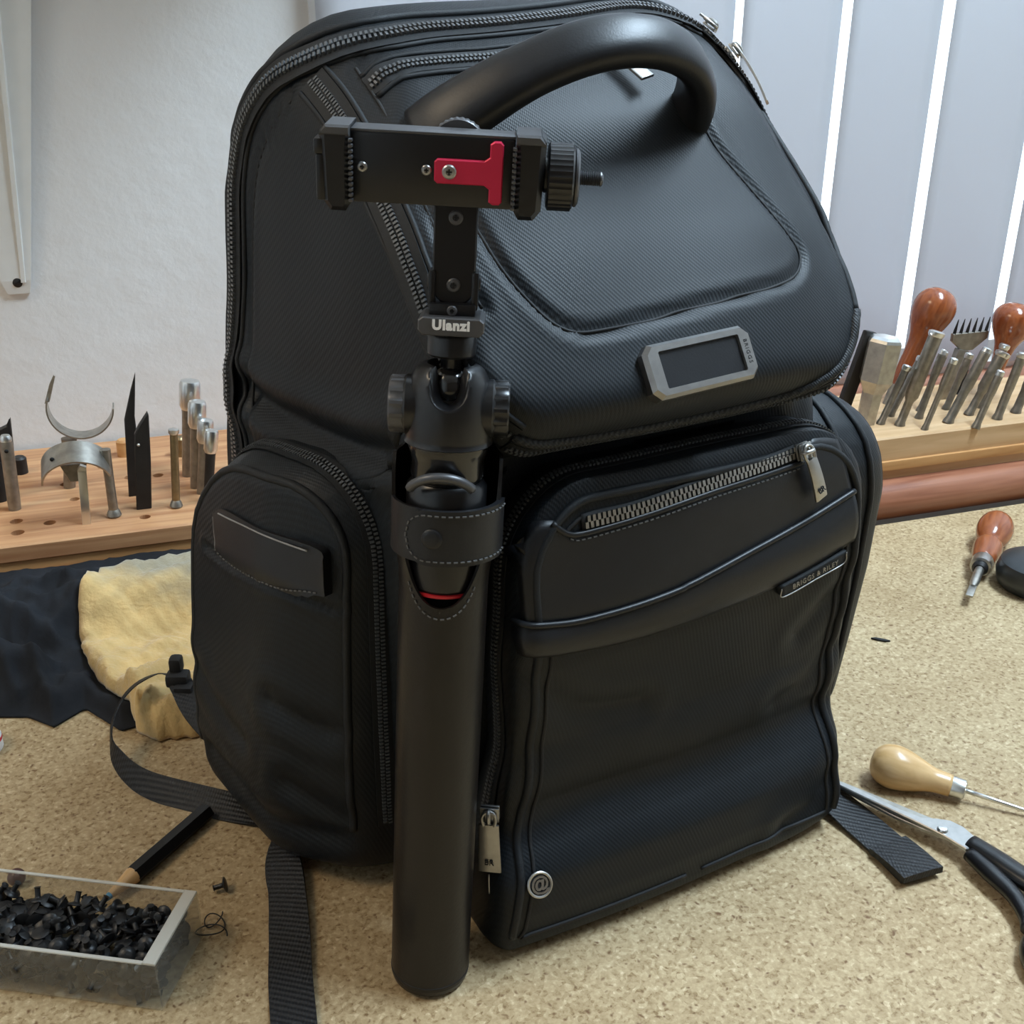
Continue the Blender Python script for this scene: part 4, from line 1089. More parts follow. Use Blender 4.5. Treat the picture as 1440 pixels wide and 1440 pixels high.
# ---------------------------------------------------------------- left tool rack: two pine boards, drilled
ZL = .061
lr = empty('tool_rack', wall_pt(-.17, .915, .0357), YAW, 'long drilled pine tool rack on the ledge left of the backpack', 'tool rack')
HOLES = [(-.141, .9672, .0055), (-.1379, .9416, .0055), (-.113, .955, .0052), (-.0943, 1.0032, .0045), (-.0339, .942, .0048), (-.1038, 1.0437, .0050), (-.045, 1.0432, .006), (-.160, 1.06, .006), (.03, .945, .005), (.06, .945, .005), (.09, .945, .005), (-.07, 1.08, .006), (-.12, 1.10, .006), (-.02, 1.04, .005), (.045, 1.0, .005)]
def board(name, w, d, h, z0, mat, parent, holes=(), bev=.0015):
    """board whose top has real drilled holes: triangulated top skin, sides and hole walls"""
    bm = bmesh.new()
    outer = [bm.verts.new((x, y, z0 + h)) for x, y in ((bev, bev), (w - bev, bev), (w - bev, d - bev), (bev, d - bev))]
    edges = [bm.edges.new((outer[i], outer[(i + 1) % 4])) for i in range(4)]
    rings = []
    for x, y, r in holes:
        rg = [bm.verts.new((x + r * math.cos(k * math.pi / 8), y + r * math.sin(k * math.pi / 8), z0 + h)) for k in range(16)]
        edges += [bm.edges.new((rg[i], rg[(i + 1) % 16])) for i in range(16)]; rings.append(rg)
    bmesh.ops.triangle_fill(bm, use_beauty=True, use_dissolve=False, edges=edges)
    for rg, (x, y, r) in zip(rings, holes):
        lo = [bm.verts.new((v.co.x, v.co.y, z0 + h - .018)) for v in rg]
        for i in range(16): bm.faces.new((rg[i], rg[(i + 1) % 16], lo[(i + 1) % 16], lo[i]))
        bm.faces.new(lo)
    mid = [bm.verts.new((x, y, z0 + h - bev)) for x, y in ((0, 0), (w, 0), (w, d), (0, d))]
    low = [bm.verts.new((x, y, z0)) for x, y in ((0, 0), (w, 0), (w, d), (0, d))]
    for i in range(4):
        j = (i + 1) % 4
        bm.faces.new((outer[i], outer[j], mid[j], mid[i])); bm.faces.new((mid[i], mid[j], low[j], low[i]))
    bm.faces.new(low)
    bm.normal_update()
    v = [tuple(p.co) for p in bm.verts]; bm.verts.index_update(); f = [tuple(q.index for q in p.verts) for p in bm.faces]; bm.free()
    return build(name, (v, f), mat, parent, smooth=False)
RX0 = -.42
o = board('lower_board', .582, .238, .0105, 0, M_PINE, lr); o.location = (RX0 + .17 - .0, .002, 0)
o = board('upper_board', .584, .240, .0145, .0108, M_PINE_RED, lr, [(s - RX0, n - .915, r) for s, n, r in HOLES]); o.location = (RX0 + .17, 0, 0)
def tool(name, s, n, z, lean, label, cat, group='tools in the left rack'):
    """upright tool standing in a drilled hole; lean in degrees along the rack"""
    o = empty(name, wall_pt(s, n, z - .012), (0, 0, 0), label, cat, group)
    o.matrix_world = T(*wall_pt(s, n, z)) @ Rot(WA, 'Z') @ Rot(R(lean), 'Y') @ T(0, 0, -.012)
    return o
def shank(parent, prof, mat, n=16, name='shank', M=None, label=None, smooth=40):
    vf = lathe(prof, n)
    return build(name, xf(vf, M) if M else vf, mat, parent, smooth=smooth, label=label)
E0 = .012      # depth in the hole
def collar(parent, r): build('collar', lathe([(r + .001, E0), (r + .0022, E0 + .0015), (r + .0012, E0 + .005), (r, E0 + .007)], 16), M_TOOLD, parent, smooth=40)
def arc_plate(r, t, w, a0, a1, n=24, taper=0.0):
    """curved blade: arc of radius r in xz, width w along y"""
    V = []
    for i in range(n + 1):
        a = a0 + (a1 - a0) * i / n; k = 1 - taper * abs(2 * i / n - 1) ** 2
        c, s = math.cos(a), math.sin(a)
        V += [(r * c, -w / 2 * k, r * s), (r * c, w / 2 * k, r * s), ((r - t) * c, w / 2 * k, (r - t) * s), ((r - t) * c, -w / 2 * k, (r - t) * s)]
    return V, grid_faces(n + 1, 4) + [(0, 1, 2, 3), (4 * n, 4 * n + 1, 4 * n + 2, 4 * n + 3)]
t1 = tool('gouge', -.1585, 1.022, ZL, 8, 'broad black gouge with hollow tip at the left end of the rack', 'punch')
build('blade', xf(join(xf(prism([(-.011, .02), (-.012, .078), (-.010, .089), (-.004, .083), (.002, .081), (.007, .084), (.0105, .091), (.0125, .06), (.012, .018)], .006, -.003, .001), Rot(R(90), 'X'))), T(0, 0, 0)), M_BLACKIRON, t1, smooth=25)
shank(t1, [(.007, 0), (.007, .03), (.0055, .05)], M_BLACKIRON)
t2 = tool('tube_punch', -.1443, .9958, ZL, 3.2, 'dark round punch with white domed end in front of the black gouge', 'punch')
shank(t2, [(.0050, 0), (.0056, .02), (.0056, .072), (.0050, .077)], M_TOOLD); shank(t2, [(.0050, .076), (.0052, .079), (.0036, .082), (0, .0828)], M_CHROME, name='tip')
build('eye', xf(lathe([(.0017, 0), (.0017, .0006)], 12), T(0, -.0054, .069) @ Rot(R(90), 'X')), M_DARK, t2)
t3 = tool('strap_end_punch', -.0997, 1.035, ZL, 8, 'strap end punch with tall steel blade curving open upwards', 'punch')
shank(t3, [(.0050, 0), (.0055, .02), (.0050, .045), (.0070, .060)], M_TOOLD)
build('blade', xf(arc_plate(.029, .0014, .020, R(180 - 14), R(360 + 2), 30), T(.010, 0, .092)), M_TOOL, t3, smooth=40)
build('tip', xf(prism([(-.0022, -.006), (.0022, -.004), (.0072, .020), (.0056, .021), (.0020, .012)], .0014, -.0007, .0003), T(-.0180, 0, .099) @ Rot(R(90), 'X')), M_TOOL, t3, smooth=30)
t4 = tool('arch_punch', -.0595, .9519, ZL, 1, 'arched brown steel punch whose wide blade bows over its thin post', 'punch')
shank(t4, [(.0042, 0), (.0040, .05), (.0044, .075)], M_TOOLD); collar(t4, .0042)
build('blade', xf(arc_plate(.0285, .0016, .024, R(12), R(176), 28), T(-.0255, .002, .0545) @ Rot(R(28), 'X')), M_TOOL, t4, smooth=40)
build('rivet_hole', xf(lathe([(.0018, -.0002), (.0018, .0006)], 12), T(-.0420, -.0122, .0745) @ Rot(R(90), 'X')), M_DARK, t4)
build('web', xf(prism([(-.012, .010), (.010, .010), (.004, -.006), (-.006, -.006)], .010, -.005, .001), T(-.026, .004, .054) @ Rot(R(90), 'X')), M_TOOLD, t4, smooth=30)
t5 = tool('skiving_punch', -.0824, .9435, ZL, 4, 'bright flat steel punch with slanted tip in front of the arched punch', 'punch')
build('shank', box(.0070, .0052, .062, (0, 0, .031), .0008), M_CHROME, t5, smooth=30)
build('tip', xf(prism([(-.0035, .06), (-.0036, .0625), (-.0010, .0665), (.0036, .0645), (.0036, .06)], .0052, -.0026, .0005), Rot(R(90), 'X')), M_CHROME, t5, smooth=30)
t6 = tool('edge_punch', -.0341, .9633, ZL, 6, 'front one of two black slit punches with pointed top', 'punch')
build('blade', xf(prism([(-.0066, 0), (-.0070, .060), (-.0066, .082), (-.0030, .090), (.0045, .102), (.0058, .098), (.0066, .06), (.0062, 0)], .007, -.0035, .001), Rot(R(90), 'X')), M_BLACKIRON, t6, smooth=25)
build('rivet', sphere(.0014, (-.0034, -.0037, .073), 10, 6), M_CHROME, t6)
t7 = tool('edge_punch', -.0416, .9965, ZL, 5, 'rear one of two black slit punches, ending in a long needle tip', 'punch')
build('blade', xf(prism([(-.0055, 0), (-.0060, .085), (.0005, .112), (.0052, .128), (.0042, .108), (.0030, .088), (.0058, .05), (.0056, 0)], .006, -.003, .0008), Rot(R(90), 'X')), M_BLACKIRON, t7, smooth=25)
t8 = tool('nail_setter', -.0067, .956, ZL, 5, 'thin brass coloured setter with small round flat head', 'setter')
shank(t8, [(.0034, 0), (.0036, .03), (.0034, .083)], M_BRASS); shank(t8, [(.0034, .081), (.0046, .0825), (.0046, .0855), (.0030, .0862)], M_CHROME, name='head'); collar(t8, .0036)
def dome(s, n, lean, h, r, label, mat=M_TOOLD):
    t = tool('rivet_setter', s, n, ZL, lean, label, 'setter')
    shank(t, [(r * .62, 0), (r * .68, h * .25), (r * .72, h * .70), (r * .80, h * .76)], mat, 20)
    shank(t, [(r * .80, h * .74), (r, h * .78), (r, h * .97), (r * .86, h), (r * .45, h + r * .12), (0, h + r * .16)], M_CHROME, 24, 'head')
    return t
dome(.0084, 1.0316, 7, .106, .0098, 'tallest bright domed rivet setter at the back of its cluster')
dome(.0131, .9983, 7, .096, .0082, 'second tallest domed rivet setter, in front of the tallest one')
dome(.0173, .9826, 9, .083, .0072, 'middle sized domed rivet setter beside the backpack edge')
dome(.0212, .9608, 9, .080, .0062, 'short dark rivet setter nearest the camera in its cluster', M_BLACKIRON)
def peg(s, n, h, r, mat, label):
    t = tool('peg', s, n, ZL, 2, label, 'peg'); shank(t, [(r, 0), (r, h + E0 - .002), (r * .7, h + E0)], mat, 16)
peg(-.0499, 1.1066, .017, .0075, M_PINE, 'short wooden peg behind the black slit punches')
peg(.0040, 1.0884, .020, .006, M_BRASS, 'short brass peg far back behind the domed setters')
peg(-.1456, 1.0874, .017, .0065, M_BLACKIRON, 'short black peg at the back left of the rack')
build_dot = tool('glue_drop', .0087, .9218, ZL, 0, 'tiny pale drop on the front edge of the pine rack', 'drop')
build('drop', sphere(.0028, (0, 0, .0125), 12, 6, (1, 1, .6)), M_WHITE, build_dot)
build_dot.location = wall_pt(.0087, .9218, ZL - .0125)

# ---------------------------------------------------------------- right tool rack under the blind
ZR = .080
rr = empty('tool_rack', wall_pt(.60, .868, .0357), YAW, 'pale wooden tool rack crowded with steel stamps right of the backpack', 'tool rack')
board('rack_board', .70, .135, .0443, 0, M_TAN, rr)
build('moulding', xf(box(.70, .004, .010, (.35, -.0018, .015), .001), T(0, 0, 0)), M_PINE, rr, smooth=30)
GR = 'stamps in the right rack'
def stamp(s, n, L, lean, r0, r1, hd, label, mat=M_TOOLD, step=.62, hm=M_CHROME, cat='stamp'):
    t = tool('leather_stamp', s, n, ZR, lean, label, cat, GR); L += E0
    shank(t, [(r0 * 1.25, E0 - .001), (r0 * 1.25, E0 + .0015), (r0, E0 + .005), (r0, L * step), (r1, L * step + .006), (r1, L - .004)], mat, 14)
    shank(t, [(r1, L - .005), (hd, L - .003), (hd, L), (hd * .7, L + .0012)], hm, 16, 'head')
    return t
hx = tool('hex_stamp', .681, .914, ZR, 7, 'large six-sided steel stamp beside the right edge of the backpack', 'stamp', GR)
shank(hx, [(.010, 0), (.011, .045), (.0180, .058), (.0180, .098), (.0165, .101)], M_TOOL, 6, 'shank', smooth=20)
shank(hx, [(.0165, .101), (.0135, .1035)], M_CHROME, 6, 'head', smooth=20)
bk = tool('black_punch', .660, .930, ZR, 15, 'black flat punch mostly hidden behind the large six-sided stamp', 'punch', GR)
build('blade', box(.014, .008, .108, (0, 0, .054), .002), M_BLACKIRON, bk, smooth=30)
def round_awl(s, n, L, lean, label):
    t = tool('pear_handled_awl', s, n, ZR, lean, label, 'awl', GR); L += E0
    prof = [(.0042, 0), (.0055, .028), (.0075, .045), (.0085, .055), (.0095, L * .58), (.0125, L * .68), (.0185, L * .78), (.0220, L * .88), (.0215, L * .96), (.0160, L * 1.03), (.0080, L * 1.065), (0, L * 1.072)]
    pr = smooth_path(np.array(prof), .003); pr[:, 0] = np.maximum(pr[:, 0], 0)
    shank(t, [tuple(p) for p in pr], M_REDWOOD, 32, 'handle', smooth=True)
    shank(t, [(.0046, E0 - .004), (.0062, .030), (.0064, .034)], M_TOOLD, 16, 'ferrule')
    return t
round_awl(.7420, .962, .122, 22.5, 'glossy red-brown pear handled awl, left of the two in the rack')
round_awl(.8580, .945, .098, 12, 'glossy red-brown pear handled awl, right of the two, cut by the frame')
stamp(.7111, .8973, .0997, 16.5, .0044, .0072, .0082, 'thick stepped steel stamp with a broad pale head in front of the left awl', M_TOOLD, .34)
stamp(.7197, .9251, .0673, 24, .0034, .0036, .0042, 'slim steel stamp, second row, just left of the thick stepped stamp')
stamp(.6950, .9071, .0636, 20.9, .0036, .0040, .0048, 'short steel stamp standing nearest the backpack')
stamp(.7439, .9100, .0734, 13.8, .0036, .0042, .0034, 'slim pointed steel stamp right of the thick stepped stamp')
stamp(.7273, .8784, .0753, 17.2, .0030, .0040, .0044, 'slim steel stamp in the very front with its foot nearest the rack edge')
stamp(.8382, .9711, .045, 9.3, .0062, .0058, .0046, 'thick dark short stamp behind the forked punch', M_BLACKIRON, .6)
stamp(.7642, .8893, .0825, 24, .0046, .0056, .0050, 'flat sided steel stamp leaning right before the forked punch', M_TOOLD, .5)
stamp(.8012, .9034, .0715, 25, .0042, .0062, .0078, 'steel stamp with broad oval white head in front of the right awl', M_TOOLD, .45)
stamp(.7812, .8676, .0606, 18, .0036, .0042, .0042, 'short steel stamp at the front edge below the oval headed one')
stamp(.8203, .8828, .0710, 14.5, .0044, .0048, .0058, 'steel stamp at the front, second from the right border', M_TOOLD, .5)
stamp(.8533, .8938, .0596, 17.5, .0046, .0054, .0060, 'steel stamp at the front, touching the right border', M_TOOLD, .5)
stamp(.7600, .9300, .0660, 18, .0034, .0040, .0040, 'slim stamp hidden in the second row behind the pointed one')
stamp(.7900, .9260, .0620, 18, .0036, .0042, .0048, 'slim stamp in the second row below the forked punch')
stamp(.8280, .9200, .0700, 16, .0040, .0046, .0056, 'slim stamp in the second row left of the right awl')
fk = tool('forked_chisel', .8120, .958, ZR, 14, 'dark six-pronged pricking iron behind the stamps', 'chisel', GR)
build('shank', box(.014, .008, .068, (0, 0, .034), .001), M_TOOLD, fk, smooth=30)
build('blade', xf(prism([(-.007, .0), (-.022, .012), (-.022, .020), (.024, .020), (.024, .012), (.007, .0)], .004, -.002, .0006), T(.006, 0, .068) @ Rot(R(-14), 'Y') @ Rot(R(90), 'X')), M_TOOLD, fk, smooth=30)
for k in range(6):
    build('prong', xf(lathe([(.0022, 0), (.0022, .004), (.0005, .016)], 4), T(.006, 0, .068) @ Rot(R(-14), 'Y') @ T(-.0195 + k * .0082, 0, .0195) @ Rot(R(10), 'Y')), M_BLACKIRON, fk, smooth=False)

# ---------------------------------------------------------------- black cloth thrown over the ledge, fleece pad on it
M_CLOTH = plain('black_cotton', (.016, .0175, .021), .85, var=.3, scale=25, bump=.4, spec=.2)
CF = [(-.60, .79), (-.30, .765), (-.17, .755), (-.145, .748), (-.1263, .742), (-.108, .7226), (-.0873, .740), (-.075, .722), (-.0627, .703), (-.0457, .7068), (-.02, .72), (.02, .74), (.06, .76)]
def cloth_h(s, n, front):
    lift = .036 * sstep(.80, .846, n)
    p = np.stack([s, n, 0 * s], 1)
    fold = .015 * (np.abs(lumps(p * (1, .6, 1), 55, 21)) + .55 * (1 - np.abs(lumps(p, 120, 4))) ** 3 + .25 * np.abs(lumps(p, 260, 11)))
    ridge = .020 * np.exp(-((n - .79 + .25 * (s + .1) ** 2 * 3) / .018) ** 2) * sstep(-.75, -.3, -abs(s + .11))
    e = sstep(0, .035, n - front)
    hang = .014 * np.exp(-((n - front - .02) / .012) ** 2) * (.6 + .6 * lumps(p, 60, 9))
    for (a0, b0), (a1, b1), hh, ww in (((-.19, .87), (-.09, .80), .016, .009), ((-.17, .80), (-.10, .765), .014, .008), ((-.14, .885), (-.03, .86), .010, .009), ((-.085, .845), (-.03, .79), .012, .009), ((-.118, .785), (-.107, .726), .012, .006), ((-.074, .78), (-.063, .706), .012, .006), ((-.14, .775), (-.127, .745), .010, .005)):
        d = np.array((a1 - a0, b1 - b0)); L = d @ d
        t = np.clip(((s - a0) * d[0] + (n - b0) * d[1]) / L, 0, 1)
        dist = np.hypot(s - a0 - t * d[0], n - b0 - t * d[1])
        ridge = ridge + hh * np.exp(-(dist / ww) ** 2)
    xw, yw = s * WS.x + n * WN.x, s * WS.y + n * WN.y
    press = 1 - .88 * np.exp(-(np.hypot((xw + .265) / .085, (yw - .75) / .115)) ** 4)     # pressed flat under the fleece
    fold, ridge = fold * press, ridge * press
    return .0012 + lift + (fold + ridge) * e * (1 - .75 * sstep(.86, .90, n)) + np.maximum(hang, 0)
ns, nn_ = 190, 90; V = []
cs = np.array([c[0] for c in CF]); cn = np.array([c[1] for c in CF])
for i in range(ns):
    s = -.40 + .46 * i / (ns - 1); f = np.interp(s, cs, cn)
    n = f + (.9135 - f) * np.linspace(0, 1, nn_); ss = np.full(nn_, s)
    h = cloth_h(ss, n, f)
    V += list(np.stack([ss, n, h], 1))
org = np.array((-.27, .80, 0))
cl = build('black_cloth', ([tuple(p - org) for p in V], grid_faces(ns, nn_, False)), M_CLOTH)
cl.location = wall_pt(-.27, .80, 0); cl.rotation_euler = YAW
so = cl.modifiers.new('thickness', 'SOLIDIFY'); so.thickness = .0010; so.offset = -1
tag(cl, 'crumpled black cloth draped over the ledge in front of the pine rack', 'cloth')
M_FLEECE = plain('cream_fleece', (.66, .46, .20), .9, var=.18, scale=45, bump=.9, spec=.15)
nt = M_FLEECE.node_tree; b = nt.nodes['Principled BSDF']
b.inputs['Sheen Weight'].default_value = .4
rpn = b.inputs['Base Color'].links[0].from_node
stn = nt.nodes.new('ShaderNodeMapRange'); sx = nt.nodes.new('ShaderNodeSeparateXYZ'); tcn = nt.nodes.new('ShaderNodeTexCoord')
nt.links.new(tcn.outputs['Object'], sx.inputs[0])
ad = nt.nodes.new('ShaderNodeMath'); ad.operation = 'MULTIPLY_ADD'; n5 = nt.nodes.new('ShaderNodeTexNoise'); n5.inputs['Scale'].default_value = 40
nt.links.new(tcn.outputs['Object'], n5.inputs['Vector']); nt.links.new(n5.outputs['Fac'], ad.inputs[0]); ad.inputs[1].default_value = .05; nt.links.new(sx.outputs['Y'], ad.inputs[2])
nt.links.new(ad.outputs[0], stn.inputs['Value']); stn.inputs['From Min'].default_value = .050; stn.inputs['From Max'].default_value = .085; stn.inputs['To Max'].default_value = .75
mxn = nt.nodes.new('ShaderNodeMix'); mxn.data_type = 'RGBA'; mxn.inputs['B'].default_value = (.20, .215, .19, 1)
nt.links.new(stn.outputs[0], mxn.inputs['Factor']); nt.links.new(rpn.outputs['Color'], mxn.inputs['A']); nt.links.new(mxn.outputs['Result'], b.inputs['Base Color'])
FO = [(-.239, .641), (-.262, .648), (-.276, .672), (-.296, .690), (-.322, .722), (-.338, .755), (-.338, .785), (-.322, .808), (-.298, .822), (-.27, .838), (-.235, .845), (-.20, .82), (-.185, .77), (-.19, .71), (-.21, .655)]
fo = even(smooth_path(FO, .004, True), .0035); c = fo.mean(0)
rng = np.random.RandomState(5)
ang = np.arange(len(fo)); scal = 1 + .028 * np.abs(np.sin(ang * .62)) ** .6 + .006 * rng.normal(size=len(fo))
rings = []
def cl_h(xy):
    P = np.array([(Vector((x, y, 0)).dot(WS), Vector((x, y, 0)).dot(WN)) for x, y in xy]); f = np.interp(P[:, 0], cs, cn)
    h = cloth_h(P[:, 0], P[:, 1], f); return np.where(P[:, 1] > f - .002, h, 0)
for k, s in enumerate(np.r_[np.linspace(1, .9, 5), np.linspace(.88, .02, 26)]):
    q = c + (fo - c) * (s * (scal[:, None] if s > .85 else 1 + (scal[:, None] - 1) * s ** 3))
    e = math.sqrt(max(1 - ((s - .86) / .14) ** 2, 0)) if s > .86 else 1
    base = cl_h(q) + .002
    p3 = np.stack([q[:, 0], q[:, 1], 0 * q[:, 0]], 1)
    low = sstep(.74, .66, q[:, 1]) if False else 1 - sstep(.66, .72, q[:, 1])
    h = base + .002 + e * (.010 + .004 * lumps(p3, 140, 3) + .0022 * lumps(p3, 520, 6) + low * (.010 + .009 * np.abs(lumps(p3 * (1.6, .5, 1), 200, 13))))
    rings.append(np.column_stack([q[:, 0], q[:, 1], h]))
rings.insert(0, np.column_stack([rings[0][:, 0], rings[0][:, 1], cl_h(rings[0][:, :2]) + .001]))
V = np.vstack(rings) - np.array((c[0], c[1], 0)); n = len(fo)
fl = build('fleece_pad', (V, grid_faces(len(rings), n) + [tuple(range(n)), tuple(range((len(rings) - 1) * n, len(rings) * n))]), M_FLEECE)
fl.location = (c[0], c[1], .0005)
tag(fl, 'cream sheepskin pad with grey stained top lying on the black cloth', 'sheepskin pad')

# ---------------------------------------------------------------- clear box of black rivets, loose bits
M_PLASTIC = clear_mat('clear_plastic', (.74, .72, .67), .11, .25, (.93, .92, .88))
M_FROST = clear_mat('frosted_edge', (.72, .70, .64), .62, .35, (.9, .9, .86))
BXY = math.atan2(-.0134, .0873)
bx = empty('clear_box', (-.1775, .4085, .0003), (0, 0, BXY), 'clear plastic box of black rivets at the lower left', 'box')
LX, LY, LZ = .135, .052, .030
def bxp(name, sx, sy, sz, c, mat=M_PLASTIC, rot=None, label=None):
    vf = box(sx, sy, sz, (0, 0, 0), .0003, 1)
    return build(name, xf(vf, T(*c) @ (rot or Matrix.Identity(4))), mat, bx, smooth=False, label=label)
bxp('base', LX, LY, .0014, (-LX / 2, LY / 2, .0007))
bxp('front_wall', LX, .0013, LZ - .0014, (-LX / 2, .0007, .0014 + (LZ - .0014) / 2))
bxp('back_wall', LX, .0013, LZ - .0014, (-LX / 2, LY - .0007, .0014 + (LZ - .0014) / 2))
bxp('end_wall', .0013, LY - .0028, LZ - .0014, (-.0007, LY / 2, .0014 + (LZ - .0014) / 2))
bxp('rim', .0070, LY - .0005, .0016, (-.0036, LY / 2, LZ + .0009), M_FROST, None, 'frosted rim along the end of the box')
bxp('rim', LX - .007, .0022, .0012, (-LX / 2 - .0035, .0011, LZ + .0007), M_FROST)
bxp('rim', LX - .007, .0018, .0012, (-LX / 2 - .0035, LY - .0009, LZ + .0007), M_FROST)
M_RIVET = plain('black_rivet', (.016, .016, .017), .38, .2, var=.2, spec=.5)
rv = lathe([(.0, -.0002), (.0035, -.0001), (.0046, .0004), (.0042, .0011), (.0022, .0017), (.0018, .0019), (.0015, .0025), (.0015, .0070), (.0020, .0074), (0, .0076)], 12, False)
rng = random.Random(4)
proto = build('rivet', rv, M_RIVET, None, smooth=50)
tag(proto, 'small black rivet with round cap in the clear plastic box', 'rivet', 'rivets in the clear box')
first = True
BM = T(-.1775, .4085, .0003) @ Rot(BXY, 'Z')
spots = []
for lay, zz in enumerate((.0060, .0105, .0150, .0190)):
    for ix in range(17):
        for iy in range(6):
            if lay == 3 and rng.random() < .15: continue
            if lay < 3 and 0 < iy < 5 and 0 < ix < 16 and lay < 2: continue      # inside of the heap is never seen
            if lay < 3 and iy == 0 and 10 < ix < 14 and rng.random() < .75: continue   # pale gap seen through the front
            spots.append((-LX + .0075 + ix * .0074 + rng.uniform(-.0016, .0016), .0072 + iy * .0075 + rng.uniform(-.0012, .0012), zz + rng.uniform(-.001, .0018)))
for x, y, z in spots:
    if first: o = proto; first = False
    else:
        o = proto.copy(); scene.collection.objects.link(o)
    o.matrix_world = BM @ T(x, y, z) @ Rot(rng.uniform(0, 6.28), 'Z') @ Rot(rng.choice([rng.uniform(-1.1, 1.1), rng.uniform(.6, 2.2), rng.uniform(2.4, 3.6)]), 'X')
lo = proto.copy(); scene.collection.objects.link(lo)
lo.matrix_world = T(-.1650, .4940, .0048) @ Rot(R(-75), 'Z') @ Rot(R(100), 'X')
tag(lo, 'single loose black rivet lying on the cork behind the clear box', 'rivet')
wire = build('wire_curl', rod([(.010 * math.cos(a) * (1 - .05 * a), .006 * math.sin(a) + .0012 * a - .003, .0012 + .0012 * (1 + math.sin(a * 1.7))) for a in np.linspace(0, 13, 60)], .0004, 6, .001), M_BLACKIRON)
wire.location = (-.1660, .4600, 0); tag(wire, 'tiny tangled curl of dark wire on the cork', 'wire')
crumb = build('leather_scrap', xf(prism([(-.007, .001), (-.003, .0025), (.004, .001), (.008, -.001), (.004, -.0022), (-.002, -.001)], .0014, 0, .0003), Rot(R(-10), 'Z')), M_RUBBER, None, smooth=False)
crumb.location = (.299, .776, .0003); tag(crumb, 'small black scrap lying on bare cork right of the backpack', 'scrap')
# coloured pencil lying on the cork, its sharpened end towards the box
pa, pb = Vector((-.2325, .4765, .0058)), Vector((-.1885, .5640, .0058)); pd = (pb - pa).normalized()
px = pd.cross(Vector((0, 0, 1))).normalized()
pen = empty('pencil', pa, (0, 0, 0), 'black pencil with bare wood cone and blue lead pointing at the clear box', 'pencil')
pen.matrix_world = frame(pa, px, pd.cross(px), pd)
build('barrel', lathe([(.0055, .026), (.0057, .028), (.0057, .090), (.005, .091)], 6), M_MATTE, pen, smooth=20)
build('cone', lathe([(.0022, .0085), (.0054, .0265)], 16), M_BEECH, pen, smooth=40)
build('lead', lathe([(.0005, 0), (.0010, .001), (.0022, .0086)], 12), plain('blue_lead', (.05, .28, .55), .5), pen, smooth=40)
# slivers at the left border
sp = build('white_cap', lathe([(.0, .0), (.0125, 0), (.0130, .001), (.0130, .010), (.0120, .0118), (0, .012)], 32, False), M_WHITE, None, smooth=40)
sp.location = (-.3650, .6290, .0003); tag(sp, 'white round cap cut off by the left border', 'cap')
rg = build('band', lathe([(.0131, .0070), (.01325, .0075), (.01325, .0092), (.0131, .0096), (.0131, .007)], 32, False), M_REDLINE, sp, smooth=40, label='thin red band round the cap')
bd = build('bead', sphere(.0052, (0, 0, .0052), 16, 10), plain('dark_red_bead', (.07, .018, .015), .3), None)
bd.location = (-.2880, .4990, .0003); tag(bd, 'dark red bead at the left border behind the clear box', 'bead')

# ---------------------------------------------------------------- right-hand hand tools
def lying(name, a, b, label, cat, group=None):
    """empty at a, local z pointing along the bench towards b"""
    a, b = Vector(a), Vector(b); d = (b - a).normalized(); x = d.cross(Vector((0, 0, 1))).normalized()
    o = empty(name, a, (0, 0, 0), label, cat, group); o.matrix_world = frame(a, x, d.cross(x), d); return o
aw = lying('awl', (.2370, .5990, .0145), (.2875, .5765, .0085), 'pale wooden awl with steel ferrule lying right of the backpack', 'awl')
pr = smooth_path(np.array([(0, .0), (.0070, .0012), (.0122, .0060), (.0145, .0140), (.0135, .0225), (.0105, .0320), (.0080, .0400), (.0073, .0490), (.0072, .0510)]), .002); pr[:, 0] = np.maximum(pr[:, 0], 0)
build('handle', lathe([tuple(p) for p in pr], 36), M_BEECH, aw)
build('ferrule', lathe([(.0066, .0500), (.0069, .0505), (.0066, .0590), (.0050, .0602), (.0, .0603)], 24), M_CHROME, aw, smooth=40)
build('needle', lathe([(.0016, .058), (.0015, .08), (.0012, .105), (.0003, .122)], 10), M_CHROME, aw)
rd = lying('screwdriver', (.470, .970, .0175), (.386, .8235, .0095), 'red-brown turned handle driver lying under the right tool rack', 'driver')
pr = smooth_path(np.array([(0, -.006), (.010, -.002), (.0155, .008), (.0165, .022), (.0140, .036), (.0100, .046), (.0095, .050), (.0125, .056), (.0128, .064), (.0112, .078), (.0092, .088)]), .002); pr[:, 0] = np.maximum(pr[:, 0], 0)
build('handle', lathe([tuple(p) for p in pr], 32), M_REDWOOD, rd)
build('ferrule', lathe([(.0090, .087), (.0094, .088), (.0092, .100), (.0070, .101), (.0068, .099)], 24), M_STEEL, rd, smooth=40)
build('collar', lathe([(.0066, .0995), (.0070, .103), (.0048, .106)], 20), M_BLACKIRON, rd, smooth=40)
build('blade', xf(join(lathe([(.0040, .104), (.0040, .132), (.0024, .140)], 14), box(.0062, .0022, .020, (0, 0, .148), .0006)), T(0, 0, 0)), M_TOOL, rd, smooth=40)
bc = build('black_pot', lathe([(.0, 0), (.030, 0), (.034, .004), (.036, .014), (.033, .024), (.026, .028), (.0, .0285)], 40, False), plain('black_bakelite', (.028, .032, .035), .35, var=.5, scale=30), None, smooth=40)
bc.location = (.4665, .8690, .0003); tag(bc, 'low round black pot cut off by the right border', 'pot')
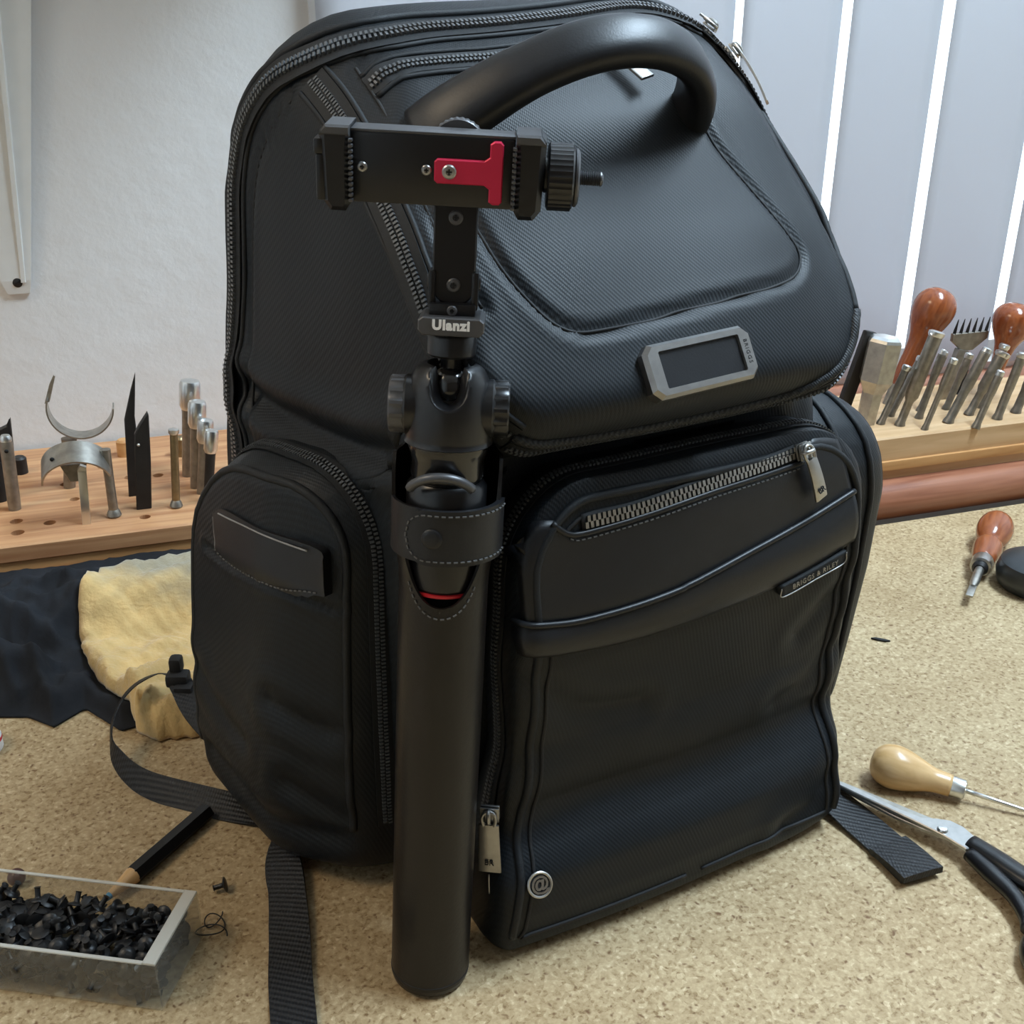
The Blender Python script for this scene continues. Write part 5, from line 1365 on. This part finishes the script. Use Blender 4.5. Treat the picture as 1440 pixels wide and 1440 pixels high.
# scissors: two blades crossing at a screw, black handles
sci = empty('scissors', (.2627, .5283, .0), (0, 0, 0), 'steel scissors with black handles lying on the webbing strap', 'scissors')
def wp(pts, o=(.2667, .5393)): return [(x - o[0], y - o[1]) for x, y in pts]
BLA = [(.2035, .6000), (.2120, .5895), (.2235, .5782), (.2385, .5648), (.2515, .5525), (.2640, .5400), (.2735, .5275), (.2855, .5300), (.2830, .5385), (.2795, .5470), (.2735, .5530), (.2660, .5548), (.2570, .5560), (.2460, .5635), (.2250, .5840)]
build('blade', prism(wp(BLA)[::-1], .0022, .0092, .0006), M_STEEL, sci, smooth=25)
BLB = [(.2040, .6030), (.2200, .5935), (.2400, .5780), (.2640, .5590), (.2730, .5500), (.2700, .5380), (.2560, .5480), (.2420, .5600), (.2250, .5780)]
build('blade', prism(wp(BLB)[::-1], .0020, .0066, .0005), M_TOOL, sci, smooth=25, label='duller lower blade')
build('pivot_screw', xf(lathe([(.0034, 0), (.0034, .0006), (.0026, .0016), (0, .0020)], 20), T(.2655 - .2667, .5440 - .5393, .0113)), M_CHROME, sci, smooth=40)
def handle(name, pts, w, h, z, sc):
    P = smooth_path([(x - .2667, y - .5393, z) for x, y in pts], .003)
    e = [(w / 2 * math.cos(2 * math.pi * k / 16), h / 2 * math.sin(2 * math.pi * k / 16)) for k in range(16)]
    return build(name, sweep(P, [(0, 0, 1)] * len(P), e, scale=np.interp(np.linspace(0, 1, len(P)), np.linspace(0, 1, len(sc)), sc)), M_MATTE, sci)
handle('handle', [(.2790, .5340), (.2880, .5200), (.3000, .5010), (.3120, .4850), (.3260, .4680)], .0145, .011, .0100, [.85, 1, 1, 1.05, 1.1])
handle('handle', [(.2765, .5265), (.2830, .5080), (.2880, .4920), (.2880, .4760), (.2850, .4660)], .0120, .010, .0080, [.9, 1, .9, .75, .7])
cx, cy = .2985, .4430
def ringloop(rx, ry, w, h, mat, name, z, parent=sci):
    a = np.linspace(0, 2 * math.pi, 48, endpoint=False)
    P = np.array([(cx - .2667 + rx * math.cos(t), cy - .5393 + ry * math.sin(t), z) for t in a])
    e = [(w / 2 * math.cos(2 * math.pi * k / 12), h / 2 * math.sin(2 * math.pi * k / 12)) for k in range(12)]
    return build(name, sweep(P, [(0, 0, 1)] * 48, e, True), mat, parent)
r1 = ringloop(.0215, .0245, .0080, .0100, M_MATTE, 'finger_ring', .0062)
ringloop(.0178, .0208, .0012, .0030, M_SCUFF, 'ring_edge', .0108, r1)
